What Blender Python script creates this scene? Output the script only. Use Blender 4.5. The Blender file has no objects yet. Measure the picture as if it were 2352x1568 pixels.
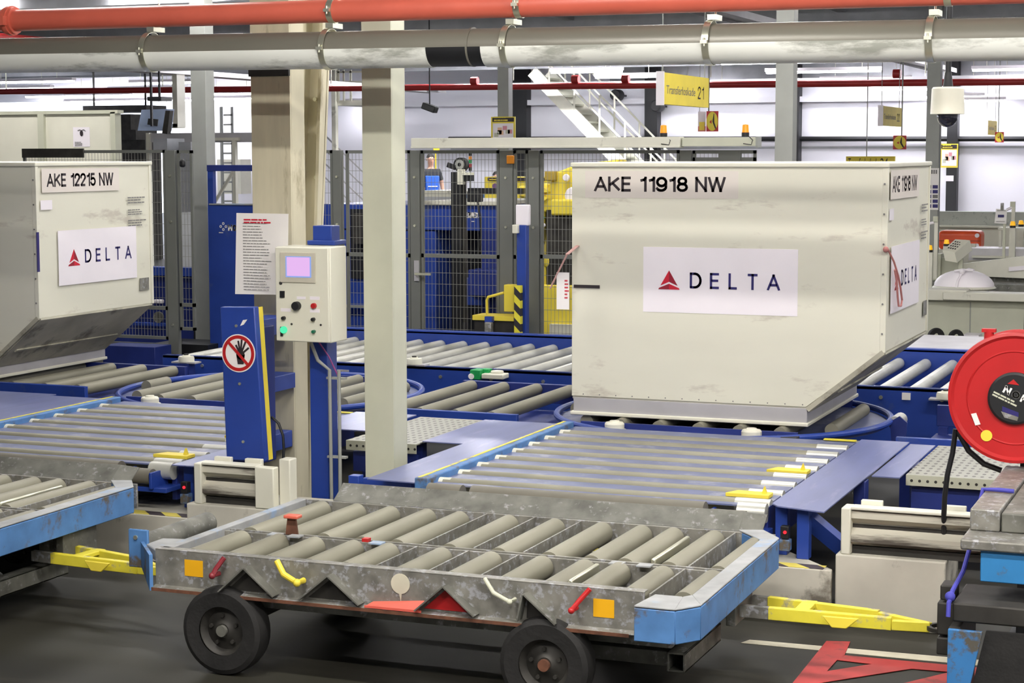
import bpy, bmesh, math, random
from math import sin, cos, pi, radians, sqrt
from mathutils import Vector, Matrix

random.seed(7)
SC = bpy.context.scene
COL = SC.collection

# ---------------------------------------------------------------- camera
F_PX, PITCH, ROLL, CAM_H, YAW = 4289.7, 0.1003, -0.0018, 2.186, 0.3814
fwd = Vector((-sin(YAW) * cos(PITCH), cos(YAW) * cos(PITCH), -sin(PITCH)))
rgt = Vector((cos(YAW), sin(YAW), 0))
upv = rgt.cross(fwd)
r2 = rgt * cos(ROLL) + upv * sin(ROLL)
u2 = -rgt * sin(ROLL) + upv * cos(ROLL)
cd = bpy.data.cameras.new('camera')
cam = bpy.data.objects.new('camera', cd)
COL.objects.link(cam)
M = Matrix((r2, u2, -fwd)).transposed().to_4x4()
M.translation = Vector((0, 0, CAM_H))
cam.matrix_world = M
cd.sensor_width = 36
cd.lens = 36 * F_PX / 2352
cd.clip_end = 300
SC.camera = cam

# ---------------------------------------------------------------- light and exposure
W = bpy.data.worlds.new('world'); SC.world = W; W.use_nodes = True
bg = W.node_tree.nodes['Background']
bg.inputs['Color'].default_value = (0.80, 0.86, 1.0, 1)
bg.inputs['Strength'].default_value = 2.2
SC.view_settings.view_transform = 'Standard'
SC.view_settings.look = 'None'
SC.view_settings.exposure = 1.2
SC.view_settings.gamma = 1
SC.view_settings.use_curve_mapping = False
SC.cycles.max_bounces = 7
SC.cycles.diffuse_bounces = 4
SC.cycles.glossy_bounces = 3
ADDED_LANE, ADDED_NEAR, TUBE_FAR = 86.0, 36.0, 21.0      # radiance of the added unseen lamps over lane and hall / of the far tubes

# ---------------------------------------------------------------- a point of the hall seen at a pixel, at a known plane
def ray(x, y):
    return ((r2 * (x - 1176) + u2 * (784 - y)) / F_PX + fwd)
CAMP = Vector((0, 0, CAM_H))
def atz(x, y, z=0.51):
    r = ray(x, y); return CAMP + r * ((z - CAM_H) / r.z)
def aty(x, y, Y):
    r = ray(x, y); return CAMP + r * (Y / r.y)
def atx(x, y, X):
    r = ray(x, y); return CAMP + r * (X / r.x)

# ---------------------------------------------------------------- materials
def lin(c):
    return tuple((v / 255 / 12.92 if v / 255 <= 0.04045 else ((v / 255 + 0.055) / 1.055) ** 2.4) for v in c) + (1,)
MATS = {}
def mat(name, rgb, rough=0.5, metal=0.0, var=0.10, scale=4.0, dirt=None, dirt_amt=0.0, dirt_scale=2.5, bump=0.0, bscale=40, streak=None, emit=None, estr=0.0, coat=0.0):
    m = bpy.data.materials.new(name); m.use_nodes = True
    nt = m.node_tree; N = nt.nodes; L = nt.links
    b = N['Principled BSDF']
    b.inputs['Roughness'].default_value = rough
    b.inputs['Metallic'].default_value = metal
    if coat: b.inputs['Coat Weight'].default_value = coat
    tc = N.new('ShaderNodeTexCoord')
    mp = N.new('ShaderNodeMapping'); L.new(tc.outputs['Object'], mp.inputs['Vector'])
    if streak: mp.inputs['Scale'].default_value = streak
    no = N.new('ShaderNodeTexNoise'); no.inputs['Scale'].default_value = scale; no.inputs['Detail'].default_value = 6
    L.new(mp.outputs[0], no.inputs['Vector'])
    base = lin(rgb)
    ramp = N.new('ShaderNodeValToRGB')
    lo = tuple(max(0, v * (1 - var * 1.6)) for v in base[:3]) + (1,); hi = tuple(min(1, v * (1 + var)) for v in base[:3]) + (1,)
    ramp.color_ramp.elements[0].position = 0.3; ramp.color_ramp.elements[0].color = lo
    ramp.color_ramp.elements[1].position = 0.7; ramp.color_ramp.elements[1].color = hi
    L.new(no.outputs['Fac'], ramp.inputs[0])
    out = ramp.outputs[0]
    if dirt:
        n2 = N.new('ShaderNodeTexNoise'); n2.inputs['Scale'].default_value = dirt_scale; n2.inputs['Detail'].default_value = 8; n2.inputs['Roughness'].default_value = 0.65
        L.new(mp.outputs[0], n2.inputs['Vector'])
        r3 = N.new('ShaderNodeValToRGB'); t = 0.62 - 0.25 * dirt_amt
        r3.color_ramp.elements[0].position = t; r3.color_ramp.elements[0].color = (0, 0, 0, 1)
        r3.color_ramp.elements[1].position = min(1, t + 0.10); r3.color_ramp.elements[1].color = (1, 1, 1, 1)
        L.new(n2.outputs['Fac'], r3.inputs[0])
        mx = N.new('ShaderNodeMix'); mx.data_type = 'RGBA'
        L.new(r3.outputs[0], mx.inputs[0]); L.new(out, mx.inputs[6]); mx.inputs[7].default_value = lin(dirt)
        out = mx.outputs[2]
    L.new(out, b.inputs['Base Color'])
    if bump:
        n3 = N.new('ShaderNodeTexNoise'); n3.inputs['Scale'].default_value = bscale; L.new(mp.outputs[0], n3.inputs['Vector'])
        bp = N.new('ShaderNodeBump'); bp.inputs['Strength'].default_value = bump; bp.inputs['Distance'].default_value = 0.01
        L.new(n3.outputs['Fac'], bp.inputs['Height']); L.new(bp.outputs[0], b.inputs['Normal'])
    if emit:
        b.inputs['Emission Color'].default_value = lin(emit); b.inputs['Emission Strength'].default_value = estr
    MATS[name] = m
    return m

def stripes(name, a, c, width=0.08, ang=45, axis='x'):
    m = bpy.data.materials.new(name); m.use_nodes = True
    N = m.node_tree.nodes; L = m.node_tree.links; b = N['Principled BSDF']; b.inputs['Roughness'].default_value = 0.5
    tc = N.new('ShaderNodeTexCoord'); sp = N.new('ShaderNodeSeparateXYZ'); L.new(tc.outputs['Object'], sp.inputs[0])
    ad = N.new('ShaderNodeMath'); ad.operation = 'ADD'
    if axis == 'x': L.new(sp.outputs[0], ad.inputs[0]); L.new(sp.outputs[1], ad.inputs[1])
    else: L.new(sp.outputs[0], ad.inputs[0]); L.new(sp.outputs[2], ad.inputs[1])
    mu = N.new('ShaderNodeMath'); mu.operation = 'MULTIPLY'; mu.inputs[1].default_value = 0.5 / width; L.new(ad.outputs[0], mu.inputs[0])
    fr = N.new('ShaderNodeMath'); fr.operation = 'FRACT'; L.new(mu.outputs[0], fr.inputs[0])
    gt = N.new('ShaderNodeMath'); gt.operation = 'GREATER_THAN'; gt.inputs[1].default_value = 0.5; L.new(fr.outputs[0], gt.inputs[0])
    mx = N.new('ShaderNodeMix'); mx.data_type = 'RGBA'; mx.inputs[6].default_value = lin(a); mx.inputs[7].default_value = lin(c)
    L.new(gt.outputs[0], mx.inputs[0]); L.new(mx.outputs[2], b.inputs['Base Color'])
    return m

def perforated(name, rgb, hole, pitch=0.045, r=0.30):
    m = bpy.data.materials.new(name); m.use_nodes = True
    N = m.node_tree.nodes; L = m.node_tree.links; b = N['Principled BSDF']; b.inputs['Roughness'].default_value = 0.5
    tc = N.new('ShaderNodeTexCoord'); sc = N.new('ShaderNodeVectorMath'); sc.operation = 'MULTIPLY'; sc.inputs[1].default_value = (1 / pitch, 0.5 / pitch, 1)
    L.new(tc.outputs['Object'], sc.inputs[0])
    fr = N.new('ShaderNodeVectorMath'); fr.operation = 'FRACTION'; L.new(sc.outputs[0], fr.inputs[0])
    su = N.new('ShaderNodeVectorMath'); su.operation = 'SUBTRACT'; su.inputs[1].default_value = (0.5, 0.5, 0); L.new(fr.outputs[0], su.inputs[0])
    mu = N.new('ShaderNodeVectorMath'); mu.operation = 'MULTIPLY'; mu.inputs[1].default_value = (1, 1, 0); L.new(su.outputs[0], mu.inputs[0])
    le = N.new('ShaderNodeVectorMath'); le.operation = 'LENGTH'; L.new(mu.outputs[0], le.inputs[0])
    gt = N.new('ShaderNodeMath'); gt.operation = 'LESS_THAN'; gt.inputs[1].default_value = r; L.new(le.outputs['Value'], gt.inputs[0])
    mx = N.new('ShaderNodeMix'); mx.data_type = 'RGBA'; mx.inputs[6].default_value = lin(rgb); mx.inputs[7].default_value = lin(hole)
    L.new(gt.outputs[0], mx.inputs[0]); L.new(mx.outputs[2], b.inputs['Base Color'])
    return m

def emitter(name, rgb, s):
    m = bpy.data.materials.new(name); m.use_nodes = True
    N = m.node_tree.nodes; L = m.node_tree.links; N.remove(N['Principled BSDF'])
    e = N.new('ShaderNodeEmission'); e.inputs[0].default_value = lin(rgb); e.inputs[1].default_value = s
    L.new(e.outputs[0], N['Material Output'].inputs[0]); return m

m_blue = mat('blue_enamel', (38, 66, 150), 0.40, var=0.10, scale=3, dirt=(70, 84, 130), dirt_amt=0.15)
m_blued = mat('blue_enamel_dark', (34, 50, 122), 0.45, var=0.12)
m_bluep = mat('scuffed_blue_plate', (112, 120, 164), 0.30, var=0.10, scale=9, dirt=(136, 138, 174), dirt_amt=0.18, dirt_scale=14, streak=(1, 0.15, 1))
m_deck = mat('dusty_blue_deck', (98, 106, 142), 0.38, var=0.12, scale=6, dirt=(140, 142, 160), dirt_amt=0.3, dirt_scale=5)
m_lblue = mat('light_blue_paint', (80, 126, 180), 0.6, var=0.14, scale=9, dirt=(92, 84, 72), dirt_amt=0.35, dirt_scale=7)
m_lbluet = mat('worn_blue_paint_edge', (160, 162, 162), 0.6, var=0.14, scale=8, dirt=(140, 162, 190), dirt_amt=0.25, dirt_scale=5)
m_galv = mat('galvanised_steel', (138, 136, 128), 0.50, 0.35, var=0.22, scale=14, dirt=(172, 172, 176), dirt_amt=0.35, dirt_scale=30)
m_galvd = mat('dirty_galvanised_steel', (112, 112, 104), 0.6, 0.25, var=0.25, scale=10, dirt=(150, 150, 148), dirt_amt=0.2, dirt_scale=22)
m_rust = mat('rusty_edge', (112, 72, 52), 0.8, 0.1, var=0.3, scale=20)
m_roll = mat('dusty_roller', (140, 137, 120), 0.55, 0.25, var=0.08, scale=5, streak=(1, 0.3, 1))
m_rolld = mat('grey_rubber_roller', (112, 108, 96), 0.6, 0.0, var=0.10, scale=5)
m_rollb = mat('bright_steel_roller', (196, 196, 186), 0.32, 0.25, var=0.08, scale=5)
m_white = mat('off_white_paint', (216, 214, 198), 0.5, var=0.05, scale=3, dirt=(150, 146, 132), dirt_amt=0.05)
m_cream = mat('cream_enamel', (224, 222, 204), 0.42, var=0.03)
m_kerb = mat('worn_white_paint', (196, 192, 178), 0.7, var=0.08, scale=4, dirt=(120, 114, 102), dirt_amt=0.25, dirt_scale=3)
m_conc = mat('grimy_rail_white', (190, 186, 170), 0.7, var=0.10, scale=5, dirt=(84, 78, 70), dirt_amt=0.5, dirt_scale=3, streak=(0.3, 1, 3))
m_black = mat('black_rubber', (30, 29, 28), 0.75, var=0.3, scale=8, bump=0.2)
m_blackp = mat('black_plastic', (26, 27, 30), 0.5)
m_darkm = mat('dark_steel', (58, 56, 52), 0.6, 0.3, var=0.25, scale=8)
m_red = mat('red_paint', (184, 32, 34), 0.42, var=0.08)
m_yel = mat('chipped_yellow_paint', (222, 208, 60), 0.55, var=0.08, scale=9, dirt=(150, 146, 128), dirt_amt=0.32, dirt_scale=9)
m_yelc = mat('yellow_paint', (236, 214, 70), 0.5, var=0.05)
m_orange = mat('orange_plastic', (240, 150, 30), 0.45)
m_amber = mat('amber_sticker', (232, 172, 20), 0.5, var=0.05)
m_pipe = mat('grey_plastic_pipe', (120, 117, 106), 0.35, 0.1, var=0.10, scale=3, streak=(0.25, 1, 1))
m_foil = mat('scuffed_foil_half_shell', (236, 238, 230), 0.42, 0.0, var=0.06, scale=4, dirt=(166, 168, 158), dirt_amt=0.40, dirt_scale=3.5, streak=(0.4, 1, 1.6))  # pale base tone also stands in for light coming from below
m_redp = mat('salmon_red_pipe', (214, 104, 84), 0.36, var=0.06)
m_redd = mat('dark_red_pipe', (172, 44, 44), 0.45, var=0.06)
m_colg = mat('sage_grey_steel', (196, 197, 176), 0.5, var=0.04)
m_colc = mat('stained_beige_steel', (202, 195, 168), 0.6, var=0.07, scale=5, dirt=(150, 140, 112), dirt_amt=0.2, dirt_scale=2.5, streak=(3, 1, 0.5))
m_colm = mat('mid_grey_steel', (150, 152, 146), 0.55, var=0.05)
m_wall = mat('white_wall_panel', (236, 235, 242), 0.6, var=0.02, scale=0.6)
m_ceil = mat('grey_ceiling', (150, 152, 154), 0.8, var=0.15, scale=0.7)
m_beam = mat('grey_beam', (176, 178, 182), 0.6, var=0.08)
m_zinc = mat('zinc_strap', (220, 220, 200), 0.30, 0.85, var=0.05)
m_fence = mat('fence_grey', (112, 114, 108), 0.55, var=0.05)
m_mesh = mat('fence_wire_grey', (134, 134, 126), 0.55, var=0.02)
m_paper = mat('white_paper', (238, 234, 230), 0.8, var=0.02)
m_vinyl = mat('white_vinyl', (240, 234, 238), 0.45, var=0.015)
m_ink = mat('black_ink', (44, 36, 40), 0.6, var=0.05)
m_inkg = mat('grey_ink', (120, 118, 116), 0.7)
m_navy = mat('navy_lettering', (42, 36, 104), 0.5)
m_crim = mat('crimson_logo', (204, 24, 50), 0.5, var=0.03)
m_crimd = mat('dark_crimson_logo', (150, 20, 44), 0.5, var=0.03)
m_uld = mat('container_aluminium', (222, 220, 202), 0.50, 0.0, var=0.035, scale=2.2, dirt=(196, 190, 174), dirt_amt=0.10, dirt_scale=6, streak=(0.35, 0.35, 1.2), bump=0.04, bscale=3)
m_uldb = mat('container_base_metal', (190, 188, 190), 0.45, 0.3, var=0.06)
m_uldd = mat('darker_container_underside', (176, 172, 154), 0.6, 0.0, var=0.18, scale=3, dirt=(110, 106, 92), dirt_amt=0.3)  # darker, mottled tone for the slanted underside and its strips
m_asph = mat('dark_floor', (42, 40, 31), 0.62, var=0.25, scale=1.1, dirt=(54, 51, 42), dirt_amt=0.22, dirt_scale=1.6, streak=(0.35, 1.6, 1))
m_mred = mat('worn_red_floor_paint', (186, 60, 58), 0.6, var=0.10, scale=7, dirt=(110, 60, 56), dirt_amt=0.15)
m_mcream = mat('worn_cream_floor_paint', (206, 200, 178), 0.7, var=0.10, scale=7)
m_skin = mat('skin', (196, 148, 124), 0.55, var=0.04)
m_hair = mat('dark_hair', (30, 24, 22), 0.7)
m_shirt = mat('black_cloth', (38, 40, 44), 0.85)
m_over = mat('blue_work_cloth', (40, 92, 190), 0.85)
m_hivis = mat('high_visibility_cloth', (196, 236, 40), 0.7)
m_glass = mat('smoked_dome', (40, 40, 52), 0.08, 0.0, var=0.0, coat=0.5)
m_case = mat('orange_suitcase_shell', (226, 86, 44), 0.35, var=0.05)
m_haz = stripes('yellow_black_hazard', (226, 214, 60), (40, 38, 44), 0.07, axis='z')
m_hazk = stripes('yellow_grey_hazard_kerb', (222, 206, 96), (74, 66, 70), 0.10)
m_perf = perforated('perforated_light_steel', (152, 152, 140), (84, 82, 76), 0.042, 0.24)
m_added_near = emitter('added_lamp_glow', (255, 252, 250), ADDED_NEAR)
m_added_lane = emitter('added_lamp_glow_lane', (255, 250, 244), ADDED_LANE)
m_added_hall = emitter('added_lamp_glow_hall', (250, 250, 255), 120.0)  # stronger unseen lamps added to brighten the middle of the back wall
m_tube_far = emitter('fluorescent_glow_far', (250, 248, 255), TUBE_FAR)
m_screen = emitter('lit_screen', (236, 190, 246), 0.42)
m_screenb = emitter('lit_screen_border', (150, 176, 240), 0.42)
m_green = emitter('green_lamp', (90, 240, 180), 0.45)
m_redled = emitter('red_led', (255, 40, 50), 1.0)
m_yelled = emitter('yellow_led', (255, 220, 40), .8)

# ---------------------------------------------------------------- mesh builder
def V(*a): return Vector(a)
class MB:
    def __init__(s): s.v = []; s.f = []
    def add(s, vs, fs):
        n = len(s.v); s.v += [Vector(v) for v in vs]; s.f += [tuple(i + n for i in f) for f in fs]; return s
    def box(s, x0, x1, y0, y1, z0, z1):
        x0, x1 = sorted((x0, x1)); y0, y1 = sorted((y0, y1)); z0, z1 = sorted((z0, z1))
        return s.add([(x0, y0, z0), (x1, y0, z0), (x1, y1, z0), (x0, y1, z0), (x0, y0, z1), (x1, y0, z1), (x1, y1, z1), (x0, y1, z1)],
                     [(0, 3, 2, 1), (4, 5, 6, 7), (0, 1, 5, 4), (1, 2, 6, 5), (2, 3, 7, 6), (3, 0, 4, 7)])
    def prism(s, pts, d):
        """extrude a closed planar loop of 3d points by vector d"""
        pts = [Vector(p) for p in pts]; d = Vector(d); n = len(pts)
        nm = sum((pts[i].cross(pts[(i + 1) % n]) for i in range(n)), Vector())
        if nm.dot(d) > 0: pts = pts[::-1]
        return s.add(pts + [p + d for p in pts], [tuple(range(n)), tuple(range(2 * n - 1, n - 1, -1))] + [((i + 1) % n, i, i + n, (i + 1) % n + n) for i in range(n)])
    def bar(s, p, q, w, h, up=(0, 0, 1)):
        p, q, up = Vector(p), Vector(q), Vector(up); d = (q - p).normalized()
        if abs(d.dot(up)) > 0.98: up = Vector((0, 1, 0))
        r = d.cross(up).normalized(); u = r.cross(d)
        c = [(-w / 2, -h / 2), (w / 2, -h / 2), (w / 2, h / 2), (-w / 2, h / 2)]
        return s.prism([p + r * a + u * b for a, b in c], q - p)
    def cyl(s, p, q, r, n=16, r1=None):
        p, q = Vector(p), Vector(q); d = (q - p).normalized(); r1 = r if r1 is None else r1
        a = d.orthogonal().normalized(); b = d.cross(a)
        ring = [a * cos(2 * pi * i / n) + b * sin(2 * pi * i / n) for i in range(n)]
        return s.add([p + v * r for v in ring] + [q + v * r1 for v in ring],
                     [tuple(range(n - 1, -1, -1)), tuple(range(n, 2 * n))] + [(i, (i + 1) % n, n + (i + 1) % n, n + i) for i in range(n)])
    def tube(s, path, r, n=10, closed=False):
        path = [Vector(p) for p in path]; m = len(path); rings = []; a = None
        for i, p in enumerate(path):
            if closed: d = (path[(i + 1) % m] - path[i - 1]).normalized()
            else: d = (path[min(i + 1, m - 1)] - path[max(i - 1, 0)]).normalized()
            a = d.orthogonal().normalized() if a is None else (a - d * a.dot(d)).normalized()
            b = d.cross(a); rings.append([p + (a * cos(2 * pi * k / n) + b * sin(2 * pi * k / n)) * r for k in range(n)])
        fs = []
        for i in range(m if closed else m - 1):
            j = (i + 1) % m
            fs += [(i * n + k, i * n + (k + 1) % n, j * n + (k + 1) % n, j * n + k) for k in range(n)]
        if not closed: fs += [tuple(range(n - 1, -1, -1)), tuple((m - 1) * n + k for k in range(n))]
        return s.add([v for rr in rings for v in rr], fs)
    def lathe(s, prof, o, ax=(0, 0, 1), n=32, a0=0.0, a1=2 * pi):
        """prof: (radius, height) pairs about axis ax through o"""
        o, ax = Vector(o), Vector(ax).normalized(); a = ax.orthogonal().normalized(); b = ax.cross(a); m = len(prof)
        vs = []; full = abs(a1 - a0 - 2 * pi) < 1e-6; cnt = n if full else n + 1
        for i in range(cnt):
            t = a0 + (a1 - a0) * i / n
            for r, h in prof: vs.append(o + (a * cos(t) + b * sin(t)) * r + ax * h)
        fs = []
        for i in range(n):
            j = (i + 1) % cnt
            fs += [(i * m + k, j * m + k, j * m + k + 1, i * m + k + 1) for k in range(m - 1)]
        return s.add(vs, fs)
    def ball(s, c, rx, ry=None, rz=None, n=16, m=10):
        ry = rx if ry is None else ry; rz = rx if rz is None else rz; c = Vector(c); vs = [c + V(0, 0, rz)]
        for i in range(1, m):
            t = pi * i / m
            vs += [c + V(rx * sin(t) * cos(2 * pi * k / n), ry * sin(t) * sin(2 * pi * k / n), rz * cos(t)) for k in range(n)]
        vs.append(c - V(0, 0, rz)); e = len(vs) - 1
        fs = [(0, 1 + k, 1 + (k + 1) % n) for k in range(n)]
        for i in range(m - 2):
            o = 1 + i * n; fs += [(o + k, o + n + k, o + n + (k + 1) % n, o + (k + 1) % n) for k in range(n)]
        o = 1 + (m - 2) * n; fs += [(o + k, e, o + (k + 1) % n) for k in range(n)]
        return s.add(vs, fs)
    def quad(s, *p):
        return s.add(p, [tuple(range(len(p)))])
    def build(s, name, m, parent=None, bevel=0.0, seg=2, smooth=30, fix=True):
        wl = Vector(parent.get('_w', (0, 0, 0))) if parent else None
        if parent is None:
            xs = [v.x for v in s.v]; ys = [v.y for v in s.v]; zs = [v.z for v in s.v]
            o = V((min(xs) + max(xs)) / 2, (min(ys) + max(ys)) / 2, min(zs))
        else: o = wl
        me = bpy.data.meshes.new(name); me.from_pydata([v - o for v in s.v], [], s.f)
        if fix:
            bm = bmesh.new(); bm.from_mesh(me); bmesh.ops.recalc_face_normals(bm, faces=bm.faces); bm.to_mesh(me); bm.free()
        me.materials.append(m)
        if smooth:
            for p in me.polygons: p.use_smooth = True
            me.set_sharp_from_angle(angle=radians(smooth))
        ob = bpy.data.objects.new(name, me); COL.objects.link(ob)
        ob['_w'] = tuple(o)
        if parent: ob.parent = parent
        else: ob.location = o
        if bevel:
            b = ob.modifiers.new('bevel', 'BEVEL'); b.width = bevel; b.segments = seg; b.limit_method = 'ANGLE'; b.angle_limit = radians(40)
        return ob

def thing(name, label, cat, loc, group=None):
    o = bpy.data.objects.new(name, None); COL.objects.link(o); o.location = loc; o['_w'] = tuple(loc)
    o.empty_display_size = 0.1
    o['label'] = label; o['category'] = cat
    if group: o['group'] = group
    return o
def tag(o, label, cat, group=None, kind=None):
    o['label'] = label; o['category'] = cat
    if group: o['group'] = group
    if kind: o['kind'] = kind
    return o
def struct(o): o['kind'] = 'structure'; return o
def lab(o, t): o['label'] = t; return o
KIDS = {}
def copy_tree(root, d, label=None, skip=(), rotz=0):
    def cp(o, parent):
        c = o.copy(); COL.objects.link(c); c.parent = parent
        for ch in [x for x in ALLOBJ() if x.parent == o]:
            if not any(ch.name.split('.')[0] == s for s in skip): cp(ch, c)
        return c
    r = cp(root, None); r.location = root.location + Vector(d); r['_w'] = tuple(r.location)
    if rotz: r.rotation_euler.z += rotz
    if label: r['label'] = label
    return r
def ALLOBJ(): return list(COL.objects)

def text(name, s, o, u, v, w, h, m, parent, bold=0.0, depth=0.0012, space=1.0):
    """lettering fitted to width w and height h, lower-left corner o, reading along u, up along v"""
    cu = bpy.data.curves.new(name, 'FONT'); cu.body = s; cu.size = 1; cu.offset = bold; cu.extrude = 0; cu.space_character = space
    cu.resolution_u = 3
    tmp = bpy.data.objects.new('tmp_text', cu); me = bpy.data.meshes.new_from_object(tmp)
    bpy.data.objects.remove(tmp); bpy.data.curves.remove(cu)
    xs = [p.co.x for p in me.vertices]; ys = [p.co.y for p in me.vertices]
    x0, x1, y0, y1 = min(xs), max(xs), min(ys), max(ys)
    wl = Vector(parent['_w']); u = Vector(u).normalized(); v = Vector(v).normalized(); nn = u.cross(v)
    for p in me.vertices:
        p.co = Vector(o) - wl + u * ((p.co.x - x0) / (x1 - x0) * w) + v * ((p.co.y - y0) / (y1 - y0) * h) + nn * depth
    me.name = name; me.materials.clear(); me.materials.append(m)
    ob = bpy.data.objects.new(name, me); COL.objects.link(ob); ob.parent = parent; ob['_w'] = tuple(wl)
    return ob
def lines(name, o, u, v, w, h, n, m, parent, frac=0.45, seed=1, depth=0.0012):
    """rows of small print too fine to read, as thin bars"""
    rnd = random.Random(seed); b = MB(); u = Vector(u).normalized(); v = Vector(v).normalized(); nn = u.cross(v); o = Vector(o)
    for i in range(n):
        y = h * (n - 1 - i) / n; hh = h / n * frac; x = 0; end = w * rnd.uniform(0.6, 1.0)
        while x < end:
            l = min(rnd.uniform(0.06, 0.22) * w, end - x)
            p = o + u * x + v * y + nn * depth
            b.quad(p, p + u * l, p + u * l + v * hh, p + v * hh); x += l + 0.02 * w
    return b.build(name, m, parent, smooth=0, fix=False)
X1, Y1, Z1 = V(1, 0, 0), V(0, 1, 0), V(0, 0, 1)

# stroke lettering: condensed sans capitals and figures
def _arc(cx, cy, rx, ry, a0, a1, n=8): return [(cx + rx * cos(radians(a0 + (a1 - a0) * i / n)), cy + ry * sin(radians(a0 + (a1 - a0) * i / n))) for i in range(n + 1)]
GL = {'A': (.60, [[(0, 0), (.30, 1), (.60, 0)], [(.10, .30), (.50, .30)]]), 'K': (.56, [[(0, 0), (0, 1)], [(.54, 1), (.02, .42)], [(.18, .58), (.58, 0)]]),
      'E': (.46, [[(.46, 1), (0, 1), (0, 0), (.46, 0)], [(0, .52), (.42, .52)]]), 'D': (.56, [[(0, 0), (0, 1), (.22, 1)] + _arc(.22, .5, .34, .5, 90, -90, 12) + [(0, 0)]]),
      'L': (.42, [[(0, 1), (0, 0), (.42, 0)]]), 'T': (.56, [[(0, 1), (.56, 1)], [(.28, 1), (.28, 0)]]), 'N': (.50, [[(0, 0), (0, 1), (.50, 0), (.50, 1)]]),
      'W': (.82, [[(0, 1), (.20, 0), (.41, 1), (.62, 0), (.82, 1)]]), 'M': (.66, [[(0, 0), (0, 1), (.33, .1), (.66, 1), (.66, 0)]]), 'H': (.50, [[(0, 0), (0, 1)], [(.5, 0), (.5, 1)], [(0, .5), (.5, .5)]]),
      'O': (.56, [_arc(.28, .5, .28, .5, 0, 360, 20)]), 'I': (.0, [[(0, 0), (0, 1)]]), 'R': (.50, [[(0, 0), (0, 1), (.28, 1)] + _arc(.28, .76, .20, .24, 90, -90, 8) + [(0, .52)], [(.26, .52), (.5, 0)]]),
      '1': (.28, [[(.28, 0), (.28, 1), (.20, .86), (0, .78)]]), '2': (.46, [[(.0, .72)] + _arc(.23, .74, .23, .26, 170, -30, 10) + [(.0, 0), (.46, 0)]]),
      '3': (.46, [_arc(.22, .76, .2, .24, 150, -80, 9) + _arc(.22, .26, .24, .26, 80, -150, 9)]), '4': (.50, [[(.36, 0), (.36, 1), (0, .28), (.50, .28)]]),
      '5': (.46, [[(.42, 1), (.06, 1), (.02, .50)] + _arc(.22, .31, .24, .31, 110, -160, 12)]), '8': (.48, [_arc(.24, .76, .20, .24, 0, 360, 16), _arc(.24, .27, .24, .27, 0, 360, 16)]),
      '9': (.48, [_arc(.24, .68, .24, .32, 0, 360, 16), _arc(.22, .30, .26, .30, -150, 0, 8) + [(.48, .68)]]), ' ': (.16, [])}
def stext(name, s, o, u, v, w, h, m, parent, t=.13, gap=.20, depth=.0012):
    tot = sum(GL[c][0] for c in s) + gap * (len(s) - 1); u = Vector(u).normalized(); v = Vector(v).normalized(); nn = u.cross(v); b = MB()
    th = t * h; kx = (w - th) / tot; x0 = 0; ky = h - th
    for c in s:
        gw, st = GL[c]
        for pl in st:
            P_ = [(th / 2 + (x0 + a) * kx, th / 2 + q_ * ky) for a, q_ in pl]; n = len(P_); closed = abs(P_[0][0] - P_[-1][0]) + abs(P_[0][1] - P_[-1][1]) < 1e-6
            for i in range(n - 1):
                a, e = Vector((P_[i][0], P_[i][1])), Vector((P_[i + 1][0], P_[i + 1][1])); d = (e - a)
                if d.length < 1e-7: continue
                d.normalize(); sd = Vector((-d.y, d.x)) * th / 2
                ea = 0 if (i == 0 and not closed and n > 2) or n == 2 else .30 * th; eb = 0 if (i == n - 2 and not closed and n > 2) or n == 2 else .30 * th
                if n <= 6 or c in 'DR': ea = .5 * th if i > 0 else (0 if n == 2 else ea); eb = .5 * th if i < n - 2 else (0 if n == 2 else eb)
                if n == 2 and abs(d.y) > .9: ea = eb = th / 2
                if not closed and n > 2 and i == 0 and abs(d.y) > .6: ea = th / 2
                if not closed and n > 2 and i == n - 2 and abs(d.y) > .6: eb = th / 2
                a2, e2 = a - d * ea, e + d * eb
                q4 = [a2 + sd, a2 - sd, e2 - sd, e2 + sd]
                b.quad(*[Vector(o) + u * p.x + v * min(max(p.y, 0), h) + nn * depth for p in q4])
        x0 += gw + gap
    return b.build(name, m, parent, smooth=0, fix=False)
# ================================================================ SETTING
WB = 41.0; CZ = 4.35
struct(MB().box(-40, 9, -7, 60, -0.12, 0).build('floor', m_asph, smooth=0))
struct(MB().box(-40, 9, -7, WB + .3, CZ, CZ + .25).build('ceiling', m_ceil, smooth=0))
wb = MB().box(-25.5, 9, WB, WB + .25, 0, CZ)
wb.box(-40, -25.5, WB, WB + .25, 3.55, CZ)
struct(wb.build('wall_back', m_wall, smooth=0))
struct(MB().box(8.8, 9, -7, WB, 0, CZ).build('wall_right', m_wall, smooth=0))
struct(MB().box(-40, 9, -7.2, -7, 0, CZ).build('wall_front', m_wall, smooth=0))
struct(MB().box(-40.2, -40, -7, 20, 0, CZ).box(-40.2, -40, 20, WB, 3.5, CZ).build('wall_left', m_wall, smooth=0))
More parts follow.
